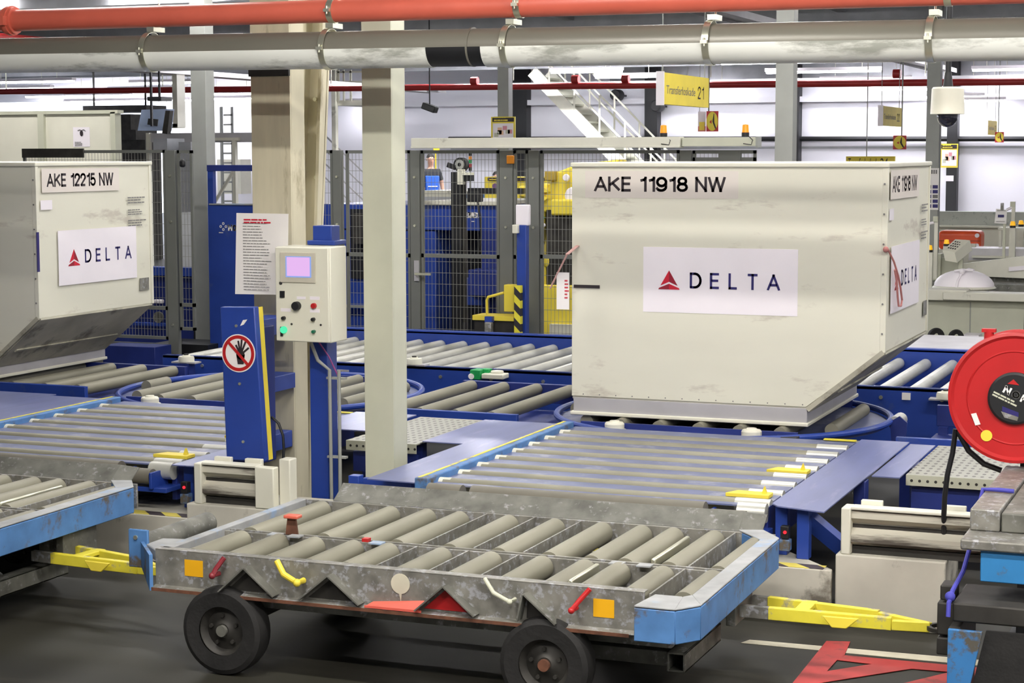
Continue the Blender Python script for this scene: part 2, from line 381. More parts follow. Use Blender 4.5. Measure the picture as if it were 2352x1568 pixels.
# wall details: base strip, pilasters, seams
b = MB()
b.tube([(-18, WB - .12, 2.53), (3, WB - .12, 2.44)], .055, 8)
dp = tag(b.build('black_wall_pipe', m_blackp), 'thin black pipe running straight along the white back wall', 'pipe')
k = 1
for x, w in ((-12.55, .34), (-5.98, .26)):
    pass
struct(MB().box(-18, 3, WB - .02, WB, 2.28, 2.33).build('trim_1', m_beam, smooth=0))
struct(MB().box(-20, 3, WB - .25, WB, 3.30, 3.42).build('trim_2', m_wall, smooth=0))
struct(MB().box(-14, 3, WB - .03, WB, 3.72, CZ).build('trim_3', m_beam, smooth=0))
def wallcol(px, w, ymax, name, lab_, m, x_off=0, z0=0, z1=CZ, D=.3):
    p = aty(px, 400, WB - D)
    b = MB().box(p.x - w / 2, p.x + w / 2, WB - D, WB, z0, z1)
    return tag(b.build(name, m, bevel=.004), lab_, 'column')
wallcol(1190, .42, 0, 'dark_wall_post', 'near-black square post against the back wall left of the stairs', m_blackp)
wallcol(1524 - 30, .30, 0, 'dark_wall_post', 'near-black square post against the back wall under the foot of the stairs', m_blackp)
wallcol(2185, .22, 0, 'dark_wall_post', 'near-black post against the back wall below the dome camera', m_blackp, z0=.9)
wallcol(1827, .12, 0, 'dark_wall_post', 'thin black wall post just right of a grey column', m_blackp)
# floor paint
def flat(name, polys, m, z, label, cat='floor marking'):
    b = MB()
    for pl in polys: b.prism([atz(x, y, z) for x, y in pl], (0, 0, .002))
    return tag(b.build(name, m, smooth=0), label, cat)
q = lambda pts: [(1560 + x / 3.459, 1280 + y / 3.459) for x, y in pts]
flat('cream_floor_line', [q([(490, 680), (560, 655), (2700, 843), (2700, 890)])], m_mcream, .0005, 'worn cream line painted along the dark floor behind the red marks')
flat('red_floor_marking', [q([(1170, 665), (1360, 670), (1310, 785), (1255, 815), (1175, 905), (1105, 1000), (900, 1000)]),
     q([(1310, 778), (2900, 925), (2900, 975), (1850, 885), (1530, 848), (1255, 815)]),
     q([(1530, 848), (1850, 884), (1105, 1000), (1175, 905)]),
     q([(1700, 1020), (2150, 912), (2900, 972), (2900, 1090)])], m_mred, .003, 'red lettering-like strokes painted on the floor beside the rusty blue leg')

# ================================================================ STEEL COLUMNS
def column(name, label, x, y, w, d, m, h=CZ, strip=None):
    t = thing(name, label, 'column', (x, y, 0))
    b = MB().box(x - w / 2, x + w / 2, y, y + .012, 0, h).box(x - w / 2, x + w / 2, y + d - .012, y + d, 0, h).box(x - .008, x + w / 2, y + .012, y + d - .012, 0, h)
    b.build('shaft', m, t, bevel=.002)
    MB().box(x - w / 2 - .05, x + w / 2 + .05, y - .05, y + d + .05, 0, .02).build('base_plate', m, t)
    return t
c = column('steel_column', 'sage grey square steel column standing between the two roller lanes', -4.455, 9.15, .175, .175, m_colg)
def col_at(x0, x1, Y, label, w=.175, d=.175):
    p = aty(x0, 300, Y)
    return column('steel_column', label, p.x + w / 2, Y, w, d, m_colm)
col_at(440, 486, 16.9, 'grey steel column left of the tall blue panel frame')
col_at(1143, 1175, 26.2, 'grey steel column in front of the white back wall beside a yellow evacuation plan')
col_at(1780, 1827, 18.0, 'grey steel column rising behind the large white container')
col_at(2127, 2160, 25.4, 'grey steel column behind the dome camera, photo sheets taped to it')

# tapered beige column (near flange box, web, tapering rear flange)
t = thing('tapered_steel_column', 'stained beige tapered steel column behind the white control box', 'column', (-5.2, 9.33, 0))
MB().box(-5.33, -5.08, 9.33, 9.345, 0, CZ).box(-5.33, -5.08, 9.345, 9.5, 0, CZ).build('front_flange', m_colc, t, bevel=.003)
b = MB().prism([(-5.215, 9.5, 0), (-5.215, 9.62, 0), (-5.215, 10.1, CZ), (-5.215, 9.5, CZ)], (.02, 0, 0)); b.build('web', m_colc, t)
b = MB().prism([(-5.33, 9.50, 0), (-5.33, 9.52, 0), (-5.33, 10.00, CZ), (-5.33, 9.98, CZ)], (.25, 0, 0))
b.prism([(-5.10, 9.48, 0), (-5.10, 9.50, 0), (-5.10, 9.96, CZ), (-5.10, 9.86, CZ)], (.02, 0, 0))
b.build('rear_flange', m_colc, t)
b = MB()
for z in (2.05, 2.5): b.cyl((-5.12, 9.73, z), (-5.12, 9.70, z), .012, 8)
b.build('bolt', m_zinc, t)
MB().box(-5.335, -5.08, 9.315, 9.335, 2.62, 2.66).build('dark_band', m_black, t)  # plain dark band across the front face near the top

# ================================================================ OVERHEAD PIPES
PX0, PX1, PY = -7.4, .2, 8.5
pz = lambda x: 2.7248 + (x + 6.41) * (2.6846 - 2.7248) / 5.42
t = thing('large_grey_pipe', 'large grey pipe hung overhead with a scuffed silver lower half shell', 'pipe', (-4, PY, pz(-4)))
R = .089
MB().cyl((PX0, PY, pz(PX0)), (PX1, PY, pz(PX1)), R, 40).build('pipe_body', m_pipe, t)
def halfshell(xa, xb, m_=None, nm='half_shell', e_=.009):
    n = 20; vs = []; fs = []
    d = V(xb - xa, 0, pz(xb) - pz(xa))
    for i in range(n + 1):
        a = radians(-178) + radians(172) * i / n
        for rr in (R + .002, R + e_):
            vs.append(V(xa, PY + cos(a) * rr, pz(xa) + sin(a) * rr))
    m = len(vs); vs += [v + d for v in vs]
    for i in range(n):
        a, b_, c_, e = 2 * i, 2 * i + 1, 2 * i + 3, 2 * i + 2
        fs += [(b_, c_, c_ + m, b_ + m), (a, e, e + m, a + m), (a, b_, c_, e), (a + m, b_ + m, c_ + m, e + m)]
    fs += [(0, 1, 1 + m, m), (2 * n, 2 * n + 1, 2 * n + 1 + m, 2 * n + m)]
    return MB().add(vs, fs).build(nm, m_ or m_foil, t)
xs1 = aty(995, 135, PY).x; xs2 = aty(1120, 130, PY).x
halfshell(PX0, xs1); halfshell(xs2, PX1)
halfshell(xs1, xs2, m_blackp, 'dark_lower_band', .005)
xm = aty(1085, 100, PY).x
MB().cyl((xm, PY, pz(xm)), (xm + .01, PY, pz(xm)), R + .007, 40).build('coupling_ring', m_pipe, t)
def strap(x, label, r=R + .012, y=PY, z=None, up=.18, tilt=0.0):
    z = pz(x) if z is None else z
    t = thing('pipe_clamp', label, 'pipe clamp', (x, y, z))
    MB().lathe([(r, -.016), (r + .003, -.016), (r + .003, .016), (r, .016), (r, -.016)], (x, y, z), X1, 32).build('strap', m_zinc, t)
    MB().box(x - .016, x + .016, y - r - .022, y - r, z - .008, z + .008).cyl((x, y - r - .014, z - .02), (x, y - r - .014, z + .02), .005, 8).build('clamp_ear', m_zinc, t)
    b = MB().cyl((x, y + .085, z + r + .01), (x, y + .085, CZ), .005, 8); b.cyl((x, y, z + r), (x, y, z + r + .03), .011, 6)
    b.build('threaded_rod', m_zinc, t)
    MB().box(x - .012, x + .03, y - .02, y + .09, z + r + .005, z + r + .03).build('hanger_bracket', m_zinc, t)
    return t
for px, wh in ((347, 'above the left container'), (757, 'above the beige column'), (1170, 'above the evacuation plan'), (1632, 'above the big hanging yellow sign'), (2140, 'nearest the dome camera')):
    p = aty(px, 110, PY)
    strap(p.x, 'zinc pipe clamp around the large grey pipe, ' + wh)
# red pipe
rz0 = aty(0, 50, PY).z; x0r = aty(0, 50, PY).x; p1 = aty(2352, -20, PY)
rz = lambda x: rz0 + (x - x0r) * (p1.z - rz0) / (p1.x - x0r) + .004
t = thing('red_pipe', 'salmon red pipe running overhead above the large grey pipe', 'pipe', (-4, PY, rz(-4)))
MB().cyl((PX0, PY, rz(PX0)), (PX1, PY, rz(PX1)), .057, 28).build('pipe_body', m_redp, t)
xc = aty(26, 48, PY).x
MB().cyl((xc - .03, PY, rz(xc)), (xc + .03, PY, rz(xc)), .072, 28).cyl((xc - .012, PY, rz(xc)), (xc + .012, PY, rz(xc)), .08, 28).box(xc - .02, xc + .02, PY - .1, PY - .06, rz(xc) - .03, rz(xc) + .02).build('pipe_coupling', m_redp, t)
for px, wh in ((757, 'above the beige column'), (1185, 'above the evacuation plan'), (2168, 'above the dome camera')):
    p = aty(px, 10, PY); strap(p.x + .02, 'zinc pipe clamp around the red pipe, ' + wh, r=.058, z=rz(p.x))

# ================================================================ KERB, PLINTHS AND GUARD RAILS
KY = 8.47; KZ = .255
def kerb(dx, label):
    t = thing('loading_kerb', label, 'kerb', (dx - 2.4, KY, 0))
    P_ = [(-3.4, KY), (-1.80, KY), (-1.80, 8.50), (-2.26, 9.02), (-2.6, 9.3), (-3.4, 9.3)]
    MB().prism([(x + dx, y, 0) for x, y in P_], (0, 0, KZ)).build('kerb_block', m_kerb, t, bevel=.006)
    MB().box(-3.1 + dx, -1.84 + dx, KY + .004, KY + .085, KZ, KZ + .002).build('hazard_stripe', m_hazk, t, smooth=0)
    return t
kerb(0, 'low white-painted kerb with yellow stripes under the right roller lane')
kerb(-3.4, 'low white-painted kerb with yellow stripes under the left roller lane')
tag(MB().box(-4.60, -3.42, KY, 8.95, 0, KZ).build('concrete_kerb', m_kerb, bevel=.008), 'low white-painted kerb hidden behind the middle roller dolly', 'kerb')
def guard(label, pp0, pp1, pr0, pr1, endr=None):
    X_ = lambda p_: aty(p_, 1200, KY + .05).x
    t = thing('guard_rail', label, 'guard rail', ((X_(pr0) + X_(pr1)) / 2, KY, 0))
    x0, x1 = X_(pr0), X_(pr1); zt = .545; zb = .335
    MB().box(X_(pp0), X_(pp1), KY, 8.86, 0, zb).build('plinth', m_kerb, t, bevel=.008)
    prof = [(0, zt), (-.045, zt - .008), (-.05, zt - .04), (-.008, zt - .07), (-.008, zt - .085), (-.055, zt - .115), (-.055, zt - .15), (-.005, zt - .175), (0, zb), (.02, zb), (.02, zt)]
    MB().prism([(x0, KY + .07 + a, z) for a, z in prof], (x1 - x0, 0, 0)).build('rail_profile', m_conc, t, smooth=25)
    b = MB().box(x0, x1, KY + .055, KY + .066, zt - .102, zt - .072).box(x0, x1, KY + .05, KY + .068, zb, zb + .035); b.build('grimy_groove', m_darkm, t)
    MB().box(x0 - .045, x0, KY + .005, KY + .12, zb, zt + .008).build('end_plate', m_white, t, bevel=.006)
    MB().box(x0, x1, KY + .01, KY + .09, zt, zt + .014).build('top_cap', m_white, t, bevel=.004)
    if endr:
        MB().box(x1, X_(endr[0]), KY + .0, KY + .06, zb, zt + .01).build('flat_end_shield', m_cream, t, bevel=.006)
        MB().box(X_(endr[0]), X_(endr[1]), KY + .06, KY + .14, zb, zt + .05).build('end_post', m_white, t, bevel=.006)
    for xx in ((x0 + .08), (x1 - .06 if endr else x0 + .46)):
        MB().box(xx - .05, xx + .05, KY + .09, KY + .12, zt - .1, zt + .035).build('fixing_bracket', m_white, t, bevel=.004)
    return t
guard('grimy white guard rail on a plinth under the red hose reel', 1925, 2178, 1958, 2300)
guard('grimy white guard rail with end post in front of the beige column', 440, 700, 474, 597, (640, 665))

# ================================================================ EXIT ROLLER LANES (module, pitch 3.4 m)
LY0, LY1 = 8.72, 10.86
def exit_lane():
    t = thing('roller_conveyor', 'blue roller lane in front of the large white container', 'roller conveyor', (-3.05, 9.8, 0), 'short roller lanes leading to the kerb')
    MB().box(-4.00, -3.925, 8.62, LY1 - .04, .42, .528).build('side_rail', m_lblue, t, bevel=.006)
    MB().box(-3.99, -3.97, 8.64, LY1 - .06, .528, .530).build('yellow_strip', m_yel, t, smooth=0)
    ys = [8.78 + .258 * i for i in range(8)]
    d = MB()
    e = [8.66] + ys + [LY1]
    for i in range(len(e) - 1):
        d.box(-3.93, -2.17, e[i] + (.028 if i else .03), e[i + 1] - (.028 if i < 8 else 0), .484, .492)
    d.build('deck_plate', m_deck, t, smooth=0)
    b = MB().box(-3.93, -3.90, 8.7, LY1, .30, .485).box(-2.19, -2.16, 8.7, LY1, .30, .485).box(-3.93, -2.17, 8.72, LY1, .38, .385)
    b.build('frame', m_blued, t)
    for y in ys:
        MB().cyl((-3.9, y, .468), (-2.19, y, .468), .042, 18).build('roller', m_roll, t)
        MB().cyl((-3.935, y, .475), (-3.86, y, .475), .036, 14).build('roller_cap', m_white, t)
        MB().cyl((-2.34, y, .468), (-2.165, y, .468), .0435, 18).build('steel_sleeve', m_rollb, t)
    y = 8.585
    MB().cyl((-3.90, y, .462), (-3.715, y, .462), .052, 20).build('edge_roller', m_rolld, t)
    MB().cyl((-3.66, y, .462), (-2.44, y, .462), .054, 20).build('edge_roller', m_rolld, t)
    MB().cyl((-2.41, y, .44), (-2.24, y, .44), .044, 20).build('edge_roller', m_rolld, t)
    MB().cyl((-2.30, y + .09, .462), (-2.16, y + .09, .462), .047, 20).build('edge_roller', m_rollb, t)
    for x in (-3.70, -3.675, -2.425, -2.225):
        MB().box(x - .008, x + .008, y - .05, y + .12, .38, .47).build('roller_bracket', m_blue, t, bevel=.003)
    # covers left and right
    b = MB().prism([(-4.28, 8.64, .497), (-4.0, 8.62, .497), (-4.0, LY1, .497), (-4.54, LY1, .497), (-4.54, 9.9, .497), (-4.28, 9.9, .497)], (0, 0, .006))
    b.build('cover_plate', m_bluep, t, smooth=0)
    b = MB().prism([(-2.14, 8.70, .503), (-2.10, 8.64, .503), (-1.86, 8.57, .503), (-1.86, LY1, .503), (-2.14, LY1, .503)], (0, 0, .006)); b.build('cover_plate', m_bluep, t, smooth=0)
    MB().box(-1.855, -1.71, 9.7, LY1, .492, .498).build('cover_plate', m_bluep, t, smooth=0)
    # supports
    for x, y in ((-4.02, 8.68), (-2.10, 8.72), (-1.98, 8.66)):
        MB().box(x - .03, x + .03, y, y + .06, KZ, .50).build('leg', m_blue, t, bevel=.004)
    MB().box(-1.86 - .06, -1.86, 9.55, 9.65, 0, .49).build('leg', m_blued, t, bevel=.004)
    MB().bar((-1.99, 8.72, .46), (-1.80, 8.98, .22), .07, .08, (1, 1, 0)).box(-1.84, -1.78, 8.94, 9.0, 0, .25).build('brace', m_blue, t)
    MB().box(-2.42, -2.14, 8.56, 8.72, .36, .385).build('sensor_shelf', m_blue, t, bevel=.003)
    s = MB().box(-2.34, -2.25, 8.58, 8.68, .385, .42).build('sensor_box', m_darkm, t, bevel=.003); MB().box(-2.345, -2.245, 8.575, 8.685, .42, .428).build('sensor_lid', m_white, s)
    s = MB().box(-2.075, -2.035, 8.60, 8.64, .36, .42).build('light_sensor', m_blackp, t, bevel=.003); MB().cyl((-2.052, 8.60, .392), (-2.052, 8.595, .392), .008, 12).build('indicator', m_redled, s)
    MB().box(-2.08, -2.03, 8.60, 8.65, .30, .355).build('sensor_foot', m_lblue, t, bevel=.004)
    MB().box(-4.42, -4.36, 8.70, 8.76, .38, .50).box(-4.42, -4.0, 8.86, 8.90, .40, .46).build('bracket', m_blue, t, bevel=.003)
    for (xa, xb, yy) in ((-2.42, -2.20, 8.915), (-2.40, -2.18, 9.66)):
        f = MB().prism([(xa, yy - .045, .494), (xb, yy - .045, .494), (xb, yy + .045, .494), (xa + .04, yy + .045, .494)], (0, 0, .02)).build('yellow_stop', m_yelc, t, bevel=.003)
        MB().prism([(xb - .045, yy - .01, .514), (xb - .02, yy - .01, .514), (xb - .032, yy - .01, .55)], (0, .02, 0)).build('stop_pin', m_yelc, f)
    MB().box(-2.36, -2.17, LY1 - .03, LY1 + .01, .497, .503).build('wear_strip', m_yel, t, smooth=0)
    return t
lane = exit_lane()
lane2 = copy_tree(lane, (-3.31, 0, 0), 'blue roller lane left of the round prohibition sign, running behind the left dolly')
for ch in [o for o in COL.objects if o.parent == lane2 and o.name.startswith('cover_plate')]:
    if max(v.co.x for v in ch.data.vertices) > 0: bpy.data.objects.remove(ch)
MB().box(-5.45, -5.20, 8.62, 9.28, .503, .509).build('cover_plate', m_bluep, lane2, smooth=0)
MB().box(-5.45, -5.02, 10.12, LY1, .503, .509).build('cover_plate', m_bluep, lane2, smooth=0)

# ================================================================ TURNTABLES
def turntable():
    cx, cy, r = -3.28, 11.93, 1.10
    t = thing('turntable', 'round blue-rimmed roller turntable carrying the large white container', 'turntable', (cx, cy, .3), 'round roller turntables')
    MB().lathe([(0, 0), (r - .02, 0), (r - .02, .012), (0, .012)], (cx, cy, .425), Z1, 72).build('disc', m_deck, t)
    MB().lathe([(.6, -.25), (.62, -.25), (.62, 0), (.6, 0)], (cx, cy, .42), Z1, 40).build('pedestal', m_blued, t)
    MB().tube([(cx + r * cos(a), cy + r * sin(a), .462) for a in [2 * pi * i / 96 for i in range(96)]], .021, 10, True).build('rim', m_blue, t)
    for i in range(8):
        x = cx - .98 + .26 * i; h = sqrt(max(.02, (r - .12) ** 2 - (x - cx) ** 2)); h = min(h, .78)
        if h < .12: continue
        MB().cyl((x, cy - h, .467), (x, cy + h, .467), .043, 18).build('roller', m_roll, t)
    for y in (cy - .82, cy + .82):
        MB().box(cx - .7, cx + .7, y - .012, y + .012, .437, .49).build('inner_rail', m_blued, t)
    for x, y in ((-3.72, 10.98), (-2.84, 10.98)):
        MB().lathe([(0, .05), (.03, .05), (.035, .04), (.055, .04), (.062, .03), (.062, 0), (.075, -.005), (.075, -.02), (0, -.02)], (x + .0, y + .02, .47), Z1, 24).build('guide_puck', m_cream, t)
    for i in range(7):
        a = radians(-122 + 11 * i)
        MB().ball((cx + 1.0 * cos(a), cy + 1.0 * sin(a), .437), .025, .025, .018, 10, 6).build('ball_unit', m_colg, t)
    a = radians(-84); MB().box(cx + .98 * cos(a) - .06, cx + .98 * cos(a) + .06, cy - 1.06, cy - 1.02, .437, .440).build('red_sticker', m_red, t)
    s = MB().box(cx + .58, cx + .72, cy - .93, cy - .85, .437, .475).build('sensor', m_blackp, t, bevel=.004)
    MB().ball((cx + .60, cy - .935, .458), .007).build('indicator', m_redled, s); MB().ball((cx + .64, cy - .935, .458), .007).build('indicator', m_yelled, s)
    return t
tt = turntable()
tt2 = copy_tree(tt, (-3.4, 0, 0), 'round blue-rimmed roller turntable standing empty behind the round prohibition sign')

# ================================================================ STRAIGHT SECTIONS AND THE LONG CONVEYOR
def straight(label, x0, x1, y0, y1, xs, rail_near=True, m=m_roll, zr=.463):
    t = thing('roller_conveyor', label, 'roller conveyor', ((x0 + x1) / 2, (y0 + y1) / 2, 0))
    MB().box(x0, x1, y0 - .04, y0, .36, .50).build('side_rail', m_blue, t, bevel=.003)
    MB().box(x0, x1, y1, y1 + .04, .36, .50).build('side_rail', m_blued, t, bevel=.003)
    b = MB().box(x0, x1, y0, y1, .30, .31)
    for x in (x0 + .05, x1 - .05): b.box(x - .03, x + .03, y0, y0 + .06, 0, .36).box(x - .03, x + .03, y1 - .06, y1, 0, .36)
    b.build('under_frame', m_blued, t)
    for x in xs: MB().cyl((x, y0 + .01, zr), (x, y1 - .01, zr), .044, 18).build('roller', m, t)
    return t
straight('short roller section between the two turntables, behind the sage grey column', -5.50, -4.44, 11.19, 12.72, (-5.42, -5.16, -4.90, -4.64))
straight('short roller section with dark rollers beneath the left container', -10.4, -7.92, 11.42, 12.75, [-8.02 - .29 * i for i in range(8)])
rs = straight('short bright roller section left of the red hose reel', -1.98, -.7, 11.12, 12.6, (-1.62, -1.34, -1.06, -.8))
b = MB().cyl((-2.15, 12.0, .45), (-2.15, 12.2, .45), .045, 16); b.build('stub_roller', m_rollb, rs)
MB().prism([(-2.16, 11.98, .25), (-2.09, 11.98, .25), (-2.07, 11.98, .46), (-2.12, 11.98, .50), (-2.18, 11.98, .46)], (0, .02, 0)).build('swing_arm', m_blued, rs)
MB().cyl((-2.30, 10.97, .44), (-2.12, 11.0, .44), .04, 16).build('stub_roller', m_roll, rs)

t = thing('long_roller_conveyor', 'long blue conveyor of bright steel rollers crossing behind both containers', 'roller conveyor', (-5, 14.3, 0))
LX0, LX1 = -8.45, .2
MB().box(LX0, LX1, 13.26, 13.30, .12, .525).box(LX0, LX1, 13.26, 13.33, .50, .525).build('near_side_rail', m_blue, t, bevel=.003)
MB().box(LX0, LX1, 15.27, 15.31, .20, .59).box(LX0, LX1, 15.27, 15.36, .57, .60).build('far_side_rail', m_blue, t, bevel=.003)
b = MB().box(LX0, LX1, 13.30, 15.27, .28, .29)
for i in range(6):
    x = LX0 + .3 + i * 1.62; b.box(x - .04, x + .04, 13.34, 13.42, 0, .3).box(x - .04, x + .04, 15.15, 15.23, 0, .3)
b.build('under_frame', m_blued, t)
x = -2.28 + .2155 * 11
while x > LX0 + .1:
    MB().cyl((x, 13.31, .475), (x, 15.26, .475), .045, 18).build('roller', m_rollb, t); x -= .2155
x = LX1 - .1
k = 0
while x > LX0:
    MB().cyl((x, 13.262, .45), (x, 13.25, .45), .014, 8).build('rail_bolt', m_zinc, t); x -= .43; k += 1
MB().box(-7.12, -6.72, 13.252, 13.26, .40, .47).build('nameplate', m_uldb, t)
MB().box(-2.33, -2.27, 13.252, 13.26, .44, .49).build('nameplate', m_paper, t)
def puck(x, y, z, label):
    t = thing('guide_puck', label, 'guide roller', (x, y, z), 'white guide pucks along the conveyors')
    MB().lathe([(0, .045), (.03, .045), (.035, .035), (.06, .035), (.065, .02), (.065, -.01), (0, -.01)], (x, y, z + .02), Z1, 24).build('wheel', m_cream, t)
    MB().cyl((x, y, z + .05), (x, y, z + .075), .02, 6).build('bolt_head', m_darkm, t)
    MB().box(x - .11, x + .11, y - .05, y + .05, z, z + .012).build('foot_plate', m_uldb, t)
p = atz(997, 826, .53); puck(p.x, 13.30, .525, 'white guide puck on the long conveyor rail right of the sage grey column')
p = aty(1142, 864, 13.2); GZ = p.z - .40
t = thing('guide_block', 'long white guide block on the blue rail beside a green sensor', 'guide roller', (p.x, 13.2, .36))
MB().box(p.x - .1, p.x + .08, 13.12, 13.25, .385 + GZ, .425 + GZ).cyl((p.x, 13.2, .42 + GZ), (p.x, 13.2, .445 + GZ), .05, 16).build('block', m_cream, t, bevel=.008)
m_gr = mat('green_plastic', (30, 160, 84), 0.45)
t = thing('green_sensor', 'small green sensor bracket on the blue rail beside the white guide block', 'sensor', (p.x - .16, 13.2, .38))
MB().box(p.x - .20, p.x - .11, 13.13, 13.25, .375 + GZ, .45 + GZ).box(p.x - .13, p.x - .06, 13.18, 13.25, .41 + GZ, .455 + GZ).build('housing', m_gr, t, bevel=.006)
MB().cyl((p.x - .19, 13.13, .40 + GZ), (p.x - .18, 13.115, .40 + GZ), .022, 14).build('reflector', m_paper, t)
p = aty(428, 830, 13.0); puck(p.x, 13.0, .50, 'white guide puck left of the round prohibition sign')
MB_ = MB().box(p.x - .05, p.x + .05, 12.95, 13.05, 0, .50); tag(MB_.build('puck_post', m_blued), 'short blue post carrying the white guide puck left of the sign', 'post')
p = aty(2172, 912, 13.2); t = puck(p.x, 13.20, p.z - .02, 'white guide puck just left of the red hose reel')

# perforated platforms and plates
def platform(label, x0, x1, y0=9.84, y1=10.9):
    t = thing('perforated_platform', label, 'platform', ((x0 + x1) / 2, (y0 + y1) / 2, 0), 'perforated steel walkway platforms')
    MB().box(x0, x1, y0, y1, .485, .492).build('tread', m_perf, t, smooth=0)
    MB().box(x0, x1, y0 - .003, y0, .435, .492).build('front_edge', m_colg, t, smooth=0)
    b = MB(); x = x0 + .03
    while x < x1: b.cyl((x, y0 - .003, .462), (x, y0 - .0045, .462), .008, 8); x += .042
    b.build('edge_holes', m_darkm, t)
    b = MB()
    for x in (x0 + .06, x1 - .06): b.box(x - .03, x + .03, y0 + .15, y0 + .21, 0, .485)
    b.box(x0 + .02, x1 - .02, y0 + .05, y0 + .09, .30, .42).build('support', m_blued, t)
    return t
platform('perforated light steel platform left of and behind the sage grey column', -5.01, -4.55)
platform('perforated light steel platform under the red hose reel', -1.70, -.3)
t = MB().prism([(-8.1, 8.64, .495), (-7.60, 8.64, .495), (-7.60, 9.9, .495), (-7.86, 9.9, .495), (-7.86, 10.95, .495), (-8.9, 10.95, .495)], (0, 0, .006)); tag(t.build('blue_cover_plate', m_bluep, smooth=0), 'dull blue steel floor plate in front of the left container', 'cover plate')
t = thing('grey_steel_table', 'flat grey steel platform behind the long conveyor, right of the large container', 'platform', (-2.2, 16.2, 0))
MB().box(-4.2, 1.2, 15.4, 17.2, .50, .53).build('top', m_uldb, t, bevel=.004)
for x in (-4.0, -1.8, .9):
    for y in (15.5, 17.1): MB().box(x - .04, x + .04, y - .04, y + .04, 0, .5).build('leg', m_blued, t)
